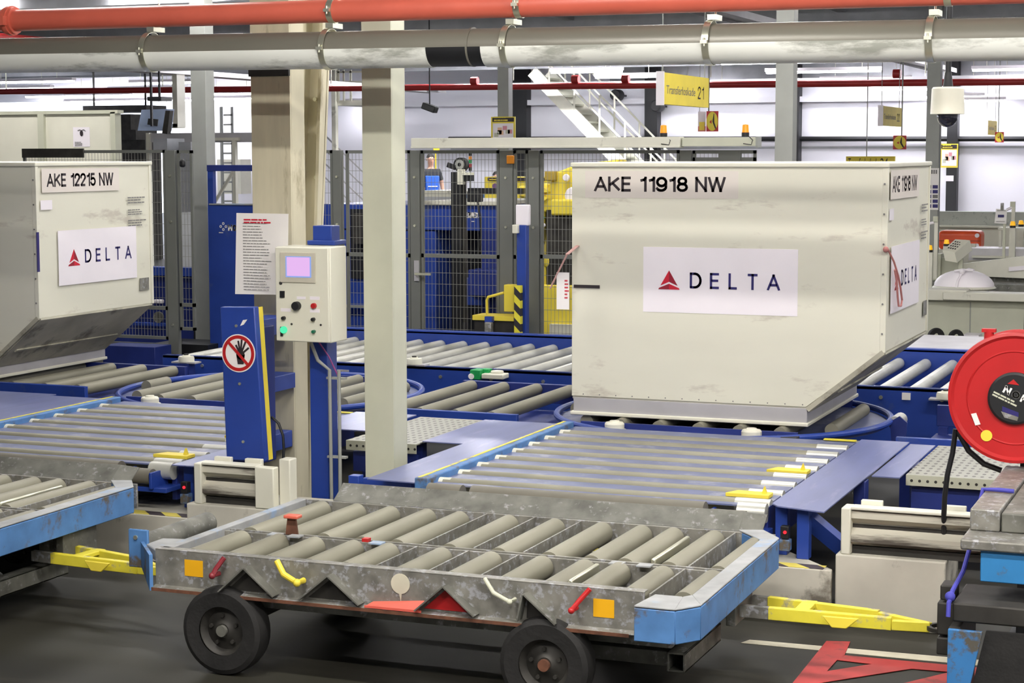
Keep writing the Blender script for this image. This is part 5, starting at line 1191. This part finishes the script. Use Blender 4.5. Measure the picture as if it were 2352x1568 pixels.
MB().prism([aty(325, 252, 24), aty(384, 250, 24.3), aty(378, 300, 24.3), aty(316, 300, 24)], (0, .2, 0)).build('housing', mat('pale_blue_plastic', (176, 194, 226), .4), t)
MB().prism([aty(342, 272, 23.98), aty(364, 274, 24.08), aty(362, 290, 24.08), aty(340, 286, 23.98)], (0, -.02, 0)).build('screen', m_blackp, t)
part(t, 'hanger', m_blackp, 333, 337, -900, 290, 23.9, .03)
MB().prism([aty(380, 254, 23.9), aty(390, 254, 23.9), aty(384, 308, 23.9), aty(372, 306, 23.9)], (0, .1, 0)).build('side_bracket', m_darkm, t)
simple('projector', m_blackp, 'small black projector hanging just above the tilted monitor', 'projector', [(338, 370, 222, 232, 23.5, .3), (352, 356, -900, 222, 23.6, .02)])
simple('dark_duct', m_darkm, 'long dark duct high in the left background beyond the booth', 'duct', [(190, 335, 242, 258, 34, .8), (200, 203, -900, 243, 34.2, .03), (320, 323, -900, 243, 34.2, .03)])
simple('dark_stack', m_darkm, 'stack of dark boxes in the left background right of the booth', 'stack', [(268, 300, 262, 298, 33, .8), (268, 312, 298, 321, 33, .8), (268, 340, 321, 990, 33.1, .6)])
simple('white_wall_cabinet', m_cream, 'white cabinet against the far wall inside the blue frame', 'cabinet', [(499, 553, 366, 445, 40.2, .5)])
simple('grey_machine_column', m_beam, 'pale grey machine housing behind the mesh gate leaf', 'machine', [(352, 384, 318, 350, 25, .5), (412, 440, 326, 520, 25, .5)])
simple('grey_cabinet', m_beam, 'grey cabinet with shelves seen through the mesh gate leaf', 'cabinet', [(412, 442, 488, 800, 20.5, .4)])
simple('dark_wall_lamp', m_blackp, 'round black lamp on the fence post right of the left container', 'lamp', [(410, 422, 366, 384, 15.8, .05)], bevel=.02)

# ================================================================ STAIRS AT THE BACK WALL
SYY = 38.0
A_, B_ = aty(1367, 315, SYY), aty(1253, 196, SYY); dirn = (B_ - A_); sl = dirn.z / dirn.x
def on(x, dz=0, y=SYY): return V(x, y, A_.z + sl * (x - A_.x) + dz)
xt = A_.x + (3.95 - A_.z) / sl; xbm = A_.x + (0.0 - A_.z) / sl
t = thing('steel_staircase', 'white steel staircase with open treads climbing left against the back wall', 'stairs', (A_.x, SYY, 0))
for y, nm in ((SYY, 'near'), (SYY + .95, 'far')): MB().bar(on(xbm, 0, y), on(xt, 0, y), .05, .26, V(0, 0, 1)).build('stringer', m_white, t)
z = .19
while z < 3.9:
    x = A_.x + (z - A_.z) / sl; MB().box(x - .13, x + .13, SYY + .03, SYY + .92, z - .015, z + .02).build('tread', m_colg, t); z += .19
for y in (SYY - .02, SYY + .97):
    for dz in (.55, 1.0):
        MB().bar(on(xbm, dz, y), on(xt, dz, y), .035, .035).build('handrail', m_white, t)
    for k in range(7):
        x = xbm + (xt - xbm) * (k + .3) / 7; MB().cyl(on(x, 0, y), on(x, 1.0, y), .022, 8).build('baluster', m_white, t)
t = thing('mezzanine_landing', 'white landing with railings high between the beige and sage grey columns', 'landing', (aty(800, 300, 36).x, 36, 0))
part(t, 'landing_slab', m_white, 766, 860, 230, 242, 36, 1.5); part(t, 'post', m_white, 763, 772, 150, 640, 35.9, .12)
for px in (775, 787, 803): part(t, 'baluster', m_white, px, px + 4, 160, 232, 35.95, .03)
for py in (163, 186): part(t, 'rail', m_white, 766, 850, py, py + 4, 35.95, .03)
for k in range(4):
    MB().bar(aty(735, 300 + 32 * k, 36.2), aty(900, 300 + 32 * k + 158, 36.2), .03, .03).build('stair_rail', m_uldb, t)

# ================================================================ CEILING STEEL, PIPES, LIGHTS
n = 1
for y in (20.0, 26.0, 32.0, 38.0):
    struct(MB().box(-38, 8.7, y, y + .012, 4.02, CZ).box(-38, 8.7, y - .1, y + .11, 4.0, 4.02).build('trim_%d' % (n + 3), m_beam, smooth=0)); n += 1
for x in (-26, -20, -14, -9.5, -5.5, -1.5, 3):
    struct(MB().box(x - .06, x + .06, 8, WB, 4.12, CZ).build('trim_%d' % (n + 3), m_beam, smooth=0)); n += 1
a, c = aty(930, 189, 30), aty(2400, 188, 30)
t = thing('sprinkler_main', 'dark red sprinkler pipe running across the far ceiling', 'pipe', ((a.x + c.x) / 2, 30, a.z))
MB().cyl((-30, 30, a.z), (c.x + 1, 30, c.z), .055, 18).build('pipe_body', m_redd, t)
b = MB()
for px in (1090, 1322, 1437, 2060): x = aty(px, 188, 30).x; b.cyl((x - .06, 30, a.z), (x + .06, 30, a.z), .07, 16)
b.build('couplings', m_redd, t)
b = MB()
for i in range(8): x = -26 + i * 3.5; b.cyl((x, 30, a.z), (x, 30, CZ), .012, 6)
b.build('hangers', m_zinc, t)
p, q_ = atz(905, 160, 3.72), atz(1165, 200, 3.72); xm_ = (p.x + q_.x) / 2
t = MB().cyl((xm_, 16, 3.74), (xm_, 30, 3.74), .05, 16); tag(t.build('sprinkler_branch', m_redd), 'dark red pipe coming towards us above the mesh gate', 'pipe')
t = MB().cyl((-30, 24, 3.60), (-14.5, 24, 3.60), .025, 10); tag(t.build('sprinkler_branch', m_redd), 'thin dark red pipe crossing the bright left ceiling', 'pipe')
t = MB().cyl((-24, 34, 3.50), (-10.5, 34, 3.50), .03, 10); tag(t.build('thin_red_pipe', m_redd), 'thin dark red pipe ending above the hanging black projector near the middle', 'pipe')
def tray(label, p, q_, w=.3):
    b = MB(); p, q_ = V(*p), V(*q_); d = (q_ - p).normalized(); s = d.cross(Z1).normalized() * w / 2
    b.bar(p, q_, w, .01); b.bar(p + s, q_ + s, .01, .08); b.bar(p - s, q_ - s, .01, .08)
    return tag(b.build('cable_tray', m_uldb), label, 'cable tray')
tray('pale cable tray crossing the far ceiling in front of the back wall', (-24, 37, 3.62), (-4, 37, 3.62))
tray('pale cable tray running away above the big hanging yellow sign', (-5.6, 17, 3.72), (-5.6, 36, 3.72), .35)
tray('pale cable tray slanting over the bright left background', (-17, 15, 3.55), (-17, 38, 3.55), .4)
tray('pale cable tray above the dome camera', (-8, 27.5, 3.85), (2, 27.5, 3.85), .25)
tray('pale cable tray crossing the left ceiling', (-32, 21, 3.66), (-12, 21, 3.66), .35)
def lamp(x, y, z, L, mt, label, rods=True, w=.16):
    t = thing('ceiling_light', label, 'ceiling light', (x, y, z), 'fluorescent ceiling lights')
    MB().box(x - L / 2, x + L / 2, y - w / 2, y + w / 2, z + .03, z + .09).build('housing', m_vinyl, t)
    MB().prism([(x - L / 2 + .02, y - w / 2 + .01, z + .03), (x - L / 2 + .02, y + w / 2 - .01, z + .03), (x - L / 2 + .02, y + w / 2 - .03, z - .01), (x - L / 2 + .02, y - w / 2 + .03, z - .01)], (L - .04, 0, 0)).build('diffuser', mt, t, smooth=0)
    MB().cyl((x - L / 3, y, z + .09), (x - L / 3, y, CZ), .006, 6).cyl((x + L / 3, y, z + .09), (x + L / 3, y, CZ), .006, 6).build('suspension', m_zinc, t)
    return t
seen = [(1265, 1430, 166, 'above the steel staircase, directly right of the middle grey column'), (1655, 1895, 145, 'touching the large pipe behind the right-middle grey column'), (1759, 2025, 166, 'second row down right of the big yellow sign'),
        (1884, 2093, 184, 'third row, crossing in front of the red sprinkler pipe'), (1560, 1678, 199, 'half hidden behind the big yellow sign'), (2001, 2150, 207, 'above the yellow sign with number 22'), (2096, 2263, 224, 'low behind the dome camera'),
        (2140, 2312, 233, 'lowest of the rows right of the dome camera'), (2134, 2420, 137, 'nearest the camera at the top right under the large pipe'), (2232, 2440, 161, 'at the right edge, second row down'), (2283, 2460, 181, 'at the right edge, third row down'),
        (1367, 1515, 178, 'left of the big yellow sign above the stairs'), (795, 846, 235, 'beside the mezzanine landing'), (480, 585, 217, 'left of the beige column, upper of two'), (475, 585, 228, 'left of the beige column, lower of two'),
        (-60, 170, 190, 'large at the left edge above the booth'), (-20, 120, 205, 'at the left edge just above the booth'), (250, 410, 206, 'in the bright left background, upper row'), (150, 380, 234, 'in the bright left background, long lower row'),
        (385, 440, 232, 'short one beside the white duct'), (60, 300, 222, 'in the bright left background, middle row'), (300, 440, 192, 'in the bright left background, highest row')]
for px0, px1, py, lb in seen:
    z = 3.72; p, q_ = atz(px0, py, z), atz(px1, py, z); y = min((p.y + q_.y) / 2, WB - .6)
    p, q_ = aty(px0, py, y), aty(px1, py, y); z = (p.z + q_.z) / 2
    lamp((p.x + q_.x) / 2, y, min(z, 4.1), q_.x - p.x, m_tube_far, 'lit fluorescent ceiling light ' + lb)
k = 0
names = ['first', 'second', 'third', 'fourth', 'fifth', 'sixth']
names = ['leftmost', 'second', 'third', 'fourth', 'fifth', 'sixth', 'seventh']
for iy, (y, x_min) in enumerate(((2.5, -4), (5.2, -4), (9.6, -7), (12.6, -10), (16.5, -16), (20.0, -16), (30.5, -16), (35.5, -16))):  # unseen lamps added for their light; the far rows hide behind the pipe
    for ix, x in enumerate((-15.6, -12.6, -9.6, -6.6, -3.4, -.2, 3.0)):
        if x < x_min: continue
        lamp(x, y, 4.12, 1.5, m_added_lane if y < 8 else m_added_near if y < 22 else m_added_hall if x < -9 else m_tube_far, 'unseen ceiling light added to brighten the hall, %s in row %s from the lane' % (names[ix], ['one', 'two', 'three', 'four', 'five', 'six', 'seven', 'eight'][iy]))

# ================================================================ HANGING SIGNS
def ysign(px0, px1, py0, py1, X, num, label, L_=None):
    p, q_ = atx(px0, (py0 + py1) / 2, X), atx(px1, (py0 + py1) / 2, X)
    z1, z0 = atx(px0, py0, X).z, atx(px0, py1, X).z
    t = thing('hanging_sign', label, 'sign', (X, (p.y + q_.y) / 2, z0))
    MB().box(X - .06, X, p.y, q_.y, z0, z1).build('sign_body', m_yelc, t)
    MB().box(X - .07, X + .004, p.y - .02, p.y, z0 - .01, z1 + .01).build('end_cap', m_vinyl, t)
    b = MB()
    for y in (p.y + .05, q_.y - .05): b.cyl((X - .03, y, z1), (X - .03, y, CZ), .006, 6)
    b.build('hanger', m_colm, t)
    Lx = q_.y - p.y; h = z1 - z0
    text('lettering', 'Transferloskade', (X + .001, p.y + .05 * Lx, z0 + h * .34), Y1, Z1, Lx * .63, h * .27, m_inkg, t)
    stext('lettering', num, (X + .001, p.y + .74 * Lx, z0 + h * .26), Y1, Z1, Lx * .14, h * .42, m_ink, t, t=.12, gap=.3)
    return t
ysign(1525, 1628, 166, 239, -5.15, '21', 'large hanging yellow sign with the number 21')
ysign(2028, 2071, 243, 288, -5.1, '22', 'hanging yellow sign with the number 22')
ysign(2269, 2290, 276, 309, -5.05, '23', 'small distant hanging yellow sign near the right edge')
Y24 = 30.5
t = thing('hanging_sign', 'yellow sign peeping over the top of the large container, number 24', 'sign', (aty(2000, 370, Y24).x, Y24, 2.0))
part(t, 'sign_body', m_yelc, 1943, 2055, 359, 390, Y24, .06)
a = aty(1948, 383, Y24 - .002); text('lettering', 'Transferloskade', a, X1, Z1, .5, .14, m_ink, t); text('lettering', '24', aty(2022, 386, Y24 - .002), X1, Z1, .12, .16, m_ink, t)
part(t, 'hanger', m_colm, 2000, 2002, -900, 359, Y24 + .02, .02)
def esign(px0, px1, py0, py1, Y, label, rod=None, glare=False):
    a, c_ = aty(px0, py1, Y), aty(px1, py0, Y); w, h = c_.x - a.x, c_.z - a.z
    t = thing('emergency_stop_sign', label, 'sign', ((a.x + c_.x) / 2, Y, a.z))
    MB().box(a.x, c_.x, Y, Y + .01, a.z, c_.z).build('panel', m_red, t)
    o = V((a.x + c_.x) / 2, Y - .002, (a.z + c_.z) / 2)
    b = MB(); b.prism([o + V(cos(2 * pi * i / 28) * w * .47, 0, sin(2 * pi * i / 28) * h * .47) for i in range(28)], (0, -.001, 0)); b.build('yellow_disc', m_yelc, t)
    MB().prism([o + V(w * x, -.002, h * z) for x, z in ((.12, .38), (.16, .38), (.18, -.05), (.34, -.34), (.26, -.38), (.08, -.12), (.02, .0))], (0, -.001, 0)).build('hand_symbol', m_ink, t)
    MB().prism([o + V(w * x, -.002, h * z) for x, z in ((-.2, .0), (-.05, .08), (-.05, -.12), (-.2, -.06))], (0, -.001, 0)).build('button_symbol', m_red, t)
    if rod: MB().cyl((aty(rod, 300, Y).x, Y + .01, c_.z), (aty(rod, 300, Y).x, Y + .01, CZ), .012, 6).build('hanger_rod', m_colm, t)
    return t
esign(1622, 1650, 255, 302, 26.0, 'red square sign with yellow disc below the big yellow sign', rod=1627)
t = thing('emergency_stop_sign', 'glare-washed twin face of the red and yellow sign below the big yellow sign', 'sign', (aty(1611, 280, 26.2).x, 26.2, 2.5))
part(t, 'panel', m_vinyl, 1603, 1621, 256, 302, 26.2, .01); part(t, 'lower_band', mat('pale_red', (224, 130, 120), .3), 1603, 1621, 290, 302, 26.19, .01); part(t, 'yellow_patch', m_yelc, 1606, 1618, 280, 299, 26.18, .01)  # glare painted on as a white panel with pale red and yellow remnants
part(t, 'hanger', m_colm, 1611, 1612, -900, 256, 26.2, .01)
esign(2051, 2082, 311, 343, 29.0, 'red square sign with yellow disc hanging below number 22', rod=2071)
esign(2285, 2306, 303, 327, 38.5, 'small distant red square sign with yellow disc near the right edge', rod=2293)
def plan(px0, px1, py0, py1, Y, label):
    t = thing('evacuation_plan', label, 'sign', (aty((px0 + px1) / 2, py1, Y).x, Y, aty(px0, py1, Y).z))
    part(t, 'board', m_yelc, px0, px1, py0, py1, Y, .03)
    w, h = px1 - px0, py1 - py0
    part(t, 'heading', m_ink, px0 + w * .05, px1 - w * .05, py0 + h * .04, py0 + h * .2, Y - .004, .004)
    part(t, 'map_sheet', m_vinyl, px0 + w * .07, px1 - w * .07, py0 + h * .26, py1 - h * .08, Y - .003, .003)
    rnd = random.Random(3)
    for i in range(7):
        x = rnd.uniform(px0 + w * .12, px1 - w * .3); y = rnd.uniform(py0 + h * .34, py1 - h * .3)
        part(t, 'map_patch', [m_colg, mat('pale_orange', (232, 190, 160), .6), mat('pale_pink', (220, 150, 160), .6)][i % 3], x, x + w * .18, y, y + h * .16, Y - .005, .002)
    p = aty(px0 + w * .12, py0 + h * .17, Y - .005); lines('heading_print', p, X1, Z1, (aty(px1, py0, Y).x - aty(px0, py0, Y).x) * .75, .09, 2, m_yelc, t)
    return t
plan(1128, 1183, 268, 326, 26.165, 'yellow framed evacuation plan on the middle grey column')
plan(2160, 2200, 330, 385, 40.66, 'yellow framed evacuation plan on the black wall post right of the container')
simple('hand_sign', m_yelc, 'small yellow square sign seen above the man in blue overalls', 'sign', [(995, 1009, 338, 350, 38, .02), (1001, 1003, 350, 990, 38.02, .03)])
# speakers, projector, cameras
for px, py, wh in ((1412, 218, 'left one behind the stair handrail'), (1506, 243, 'right one beside the big yellow sign')):
    c = aty(px, py, 40.2); t = MB().lathe([(0, 0), (.11, 0), (.13, .04), (.13, .3), (0, .3)], c, Y1, 24); t.box(c.x - .02, c.x + .02, c.y + .1, c.y + .8, c.z - .02, c.z + .02)
    tag(t.build('wall_speaker', m_blackp), 'round black loudspeaker on the back wall, ' + wh, 'loudspeaker')
t = thing('hanging_projector', 'black box projector tilted down from a thin rod near the middle', 'projector', (aty(988, 248, 24).x, 24, 2.7))
c = aty(987, 247, 24); MB().bar(aty(973, 242, 24), aty(1002, 253, 24), .14, .09).build('housing', m_blackp, t, bevel=.01); MB().cyl(c, (c.x, 24, CZ), .01, 6).build('rod', m_blackp, t)
DY = 10.4
c = aty(2176, 262, DY); z1 = aty(2176, 200, DY).z; rr = (aty(2215, 255, DY).x - aty(2137, 255, DY).x) / 2
t = thing('dome_camera', 'white dome security camera hanging from a black pole at upper right', 'camera', (c.x, DY, c.z))
MB().lathe([(0, z1 - c.z), (rr * .86, z1 - c.z), (rr * .94, z1 - c.z - .01), (rr, 0), (rr * .62, -.002), (0, -.002)], c, Z1, 40).build('housing', m_cream, t)
MB().lathe([(.017, z1 - c.z + .02), (.02, z1 - c.z), (0, z1 - c.z)], c, Z1, 16).build('neck', m_cream, t)
MB().ball(c + V(0, 0, -.01), rr * .62, rr * .62, rr * .68, 28, 16).build('dome', m_glass, t)
MB().cyl((c.x, DY, z1), (c.x, DY, CZ), .016, 12).cyl((c.x, DY, z1), (c.x, DY, z1 + .08), .028, 12, .018).build('pole', m_blackp, t)
# sheets on the right column
t = thing('photo_sheets', 'white sheets with small blue photos taped to the column right of the large container', 'poster', (aty(2138, 480, 25.3).x, 25.3, 1.4))
part(t, 'sheet', m_paper, 2122, 2156, 386, 482, 25.385, .01)
for i in range(2):
    for j in range(5):
        x = 2127 + i * 15; y = 425 + j * 11
        part(t, 'photo', m_navy if (i + j) % 3 else m_inkg, x, x + 12, y, y + 8, 25.381, .002)
for k in range(6): part(t, 'barcode', m_inkg, 2124 + k * 5, 2127 + k * 5, 390, 399, 25.381, .002)
simple('wall_label', m_vinyl, 'small white label on the black wall post right of the container', 'label', [(2172, 2190, 403, 416, 40.68, .01)])

# ================================================================ BAGGAGE AREA AT THE RIGHT
t = thing('baggage_carousel', 'pale grey baggage carousel side with a flat ledge at the right edge', 'carousel', (aty(2300, 700, 22.3).x, 22.3, 0))
part(t, 'side_panel', m_colg, 2080, 2560, 690, 790, 22.3, .1); part(t, 'ledge', m_white, 2080, 2220, 665, 690, 22.2, .3, bevel=.01); part(t, 'ledge', m_white, 2165, 2560, 675, 694, 22.15, .3, bevel=.01)
part(t, 'belt', m_galvd, 2100, 2560, 654, 672, 23.75, .5); part(t, 'seam', m_colm, 2227, 2229, 694, 778, 22.29, .01)
t = thing('conveyor_side', 'pale slanting conveyor side panel with a white label strip behind the white bag', 'conveyor', (aty(2300, 620, 24.6).x, 24.6, 0))
MB().prism([aty(2200, 607, 24.6), aty(2480, 572, 24.6), aty(2480, 645, 24.6), aty(2200, 632, 24.6)], (0, .1, 0)).build('side_panel', m_white, t)
part(t, 'belt_edge', m_galvd, 2200, 2480, 630, 668, 24.75, .3); MB().prism([aty(2317, 613, 24.59), aty(2352, 610, 24.59), aty(2352, 620, 24.59), aty(2317, 623, 24.59)], (0, -.01, 0)).build('label_strip', m_vinyl, t)
part(t, 'support', m_colg, 2260, 2300, 660, 740, 24.8, .1)
t = thing('baggage_chute', 'pale blue grey inner belt slope behind the tilted keypad', 'conveyor', (aty(2280, 590, 26).x, 26, 0))
part(t, 'slope', m_uldb, 2225, 2480, 572, 600, 26, .6); part(t, 'rail', m_white, 2232, 2350, 588, 593, 25.9, .1)
# wrapped white bag on the carousel
GY = 22.75
c = aty(2211, 655, GY)
t = thing('wrapped_bag', 'white oval bag tied with white cord, blue underside, lying on the carousel', 'bag', (c.x, GY, c.z - .09))
MB().ball(c + V(0, .12, -.02), .36, .26, .20, 32, 14).build('top_shell', m_vinyl, t)
MB().lathe([(.0, -.02), (.36, -.02), (.38, 0), (.36, .02), (0, .02)], c + V(0, .12, -.035), Z1, 40).build('rim', m_white, t)
MB().lathe([(0, -.06), (.30, -.06), (.345, -.02), (0, -.02)], c + V(0, .12, -.03), Z1, 32).build('blue_bottom', m_blue, t)
MB().tube([c + V(-.05, -.17, -.05), c + V(-.04, -.14, .06), c + V(.0, -.05, .16), c + V(.05, .1, .19), c + V(.1, .2, .17)], .014, 8).tube([c + V(-.1, .0, .17), c + V(.0, -.02, .19), c + V(.12, 0, .18)], .012, 8).ball(c + V(.0, -.06, .17), .035).build('cord', m_vinyl, t)
MB().box(c.x - .12, c.x - .06, GY - .17, GY - .15, c.z - .07, c.z - .02).build('black_buckle', m_blackp, t)
# tilted keypad on a post
KYY = 23.8
t = thing('keypad_console', 'tilted white keypad console with black buttons on a post', 'console', (aty(2200, 600, KYY).x, KYY, 0))
a, b_, c_, d_ = aty(2165, 575, KYY), aty(2194, 549, KYY + .3), aty(2228, 551, KYY + .3), aty(2193, 580, KYY)
MB().prism([a, b_, c_, d_], (.03, .02, -.13)).build('console_box', m_cream, t, bevel=.004)
nrm = (b_ - a).cross(d_ - a).normalized(); nrm = nrm if nrm.z > 0 else -nrm
for i in range(4):
    for j in range(4):
        o = a + (b_ - a) * (.22 + .18 * i) + (d_ - a) * (.18 + .18 * j) + nrm * .003
        MB().prism([o, o + (b_ - a) * .07, o + (b_ - a) * .07 + (d_ - a) * .1, o + (d_ - a) * .1], nrm * .004).build('key', m_ink, t, smooth=0)
part(t, 'post', m_colg, 2200, 2210, 590, 690, KYY + .15, .06)
# orange suitcase
OY = 27.0
c0, c1_ = aty(2153, 572, OY), aty(2253, 531, OY)
t = thing('orange_suitcase', 'orange hard shell suitcase lying on its side behind the keypad', 'suitcase', ((c0.x + c1_.x) / 2, OY + .2, c0.z))
MB().box(c0.x, c1_.x, OY, OY + .42, c0.z, c1_.z).build('shell', m_case, t, bevel=.06, seg=4)
MB().box(c0.x + .01, c1_.x - .01, OY - .004, OY + .002, c0.z + .12, c0.z + .125).build('groove', m_darkm, t)
for z in (c0.z + .06, c1_.z - .06): MB().cyl((c1_.x - .05, OY - .03, z), (c1_.x - .05, OY + .01, z), .03, 16).build('wheel', m_vinyl, t)
MB().box(c0.x + .25, c0.x + .40, OY - .02, OY, c0.z + .12, c0.z + .14).build('handle', m_zinc, t, bevel=.005)
tag(MB().box(c0.x - .3, c1_.x + .5, OY - .1, OY + .6, 0, c0.z).build('suitcase_belt', m_white), 'pale conveyor bed carrying the orange suitcase', 'conveyor')
simple('mottled_side_wall', mat('mottled_grey_panel', (176, 180, 172), .7, var=.06, dirt=(140, 144, 138), dirt_amt=.25, dirt_scale=16), 'mottled grey low wall in front of the far right white wall', 'low wall', [(2150, 2520, 487, 530, 30, .2)])
simple('white_ledge', m_white, 'white ledge line below the mottled grey low wall', 'ledge', [(2150, 2520, 520, 524, 29.8, .2), (2150, 2520, 524, 640, 29.95, .05)])
def stand(label, px, py0, py1, Y, arm):
    t = thing('sensor_stand', label, 'stand', (aty(px, py1, Y).x, Y, 0), 'pale sensor stands in the baggage area')
    part(t, 'upright', m_white, px, px + 8, py0, py1, Y, .05)
    part(t, 'head', m_colg, px - 2, px + 9, py0, py0 + 12, Y - .02, .06)
    MB().cyl(aty(px, py0 + 14, Y), aty(px - arm, py0 + 19, Y), .018, 8).build('arm', m_vinyl, t)
    return t
stand('pale stand with a horizontal arm beside the right edge of the large container', 2145, 497, 640, 24.0, 24)
stand('pale stand with a short arm near the right edge, above a yellow lamp', 2322, 463, 600, 26.0, 10)
def ylamp(px, py, Y, label):
    c = aty(px, py, Y); t = thing('yellow_lamp', label, 'lamp', (c.x, Y, c.z), 'small yellow warning lamps in the baggage area')
    MB().lathe([(0, .09), (.028, .085), (.038, .03), (0, .03)], c, Z1, 16).build('lens', mat('lamp_yellow', (240, 180, 30), .4, emit=(250, 180, 20), estr=.25), t)
    MB().cyl(c, c + V(0, 0, .03), .04, 16).build('base', m_blackp, t)
    MB().box(c.x - .04, c.x + .04, c.y - .03, c.y + .03, 0, c.z).build('pedestal', m_white, t)
ylamp(2135, 579, 23.5, 'yellow warning lamp on a pale pedestal touching the large container edge'); ylamp(2174, 565, 25.2, 'yellow warning lamp in front of the orange suitcase'); ylamp(2326, 523, 25.6, 'yellow warning lamp near the right edge below the short arm'); ylamp(2345, 520, 27.4, 'pale yellow warning lamp at the very right edge')
t = thing('notice_on_stand', 'framed white notice clipped above the baggage area near the right edge', 'notice', (aty(2300, 510, 25.4).x, 25.4, 1))
MB().prism([aty(2288, 479, 25.4), aty(2313, 482, 25.4), aty(2311, 514, 25.4), aty(2284, 512, 25.4)], (0, .01, 0)).build('sheet', m_paper, t); part(t, 'picture', m_navy, 2292, 2306, 493, 499, 25.39, .004); part(t, 'clip', m_galv, 2298, 2305, 466, 482, 25.38, .03); part(t, 'post', m_colg, 2298, 2304, 512, 990, 25.45, .04)
part(t, 'frame_line', m_inkg, 2290, 2310, 483, 484, 25.39, .002); part(t, 'frame_line', m_inkg, 2288, 2308, 508, 509, 25.39, .002)
simple('grey_side_frame', m_white, 'pale grey frame table behind the framed notice', 'frame', [(2292, 2480, 524, 529, 26.5, .3), (2294, 2300, 529, 590, 26.5, .05), (2322, 2330, 529, 590, 26.5, .05), (2222, 2240, 560, 575, 26.3, .1)])
simple('pale_machine_block', m_colg, 'pale box cabinet behind the large container corner below the yellow lamp', 'cabinet', [(2120, 2160, 583, 660, 24.3, .3), (2162, 2200, 592, 640, 24.4, .3)])
for px, py, r_, lb in ((2150, 770, .09, 'black wheel lying on the floor just right of the large container'), (2196, 776, .08, 'second black wheel on the floor right of the large container')):
    c = aty(px, py, 21.6); c.z = .09
    tag(MB().lathe([(.04, -.04), (r_, -.04), (r_ + .01, 0), (r_, .04), (.04, .04), (.04, -.04)], c, (.5, -1, 0), 28).build('spare_wheel', m_black), lb, 'wheel')
tag(MB().box(aty(2212, 775, 21.8).x, aty(2248, 775, 21.8).x, 21.8, 22.1, 0, .1).build('white_floor_box', m_vinyl), 'small white box on the floor beside the black wheels', 'box')

del KIDS
for o in list(COL.objects):
    if '_w' in o: del o['_w']
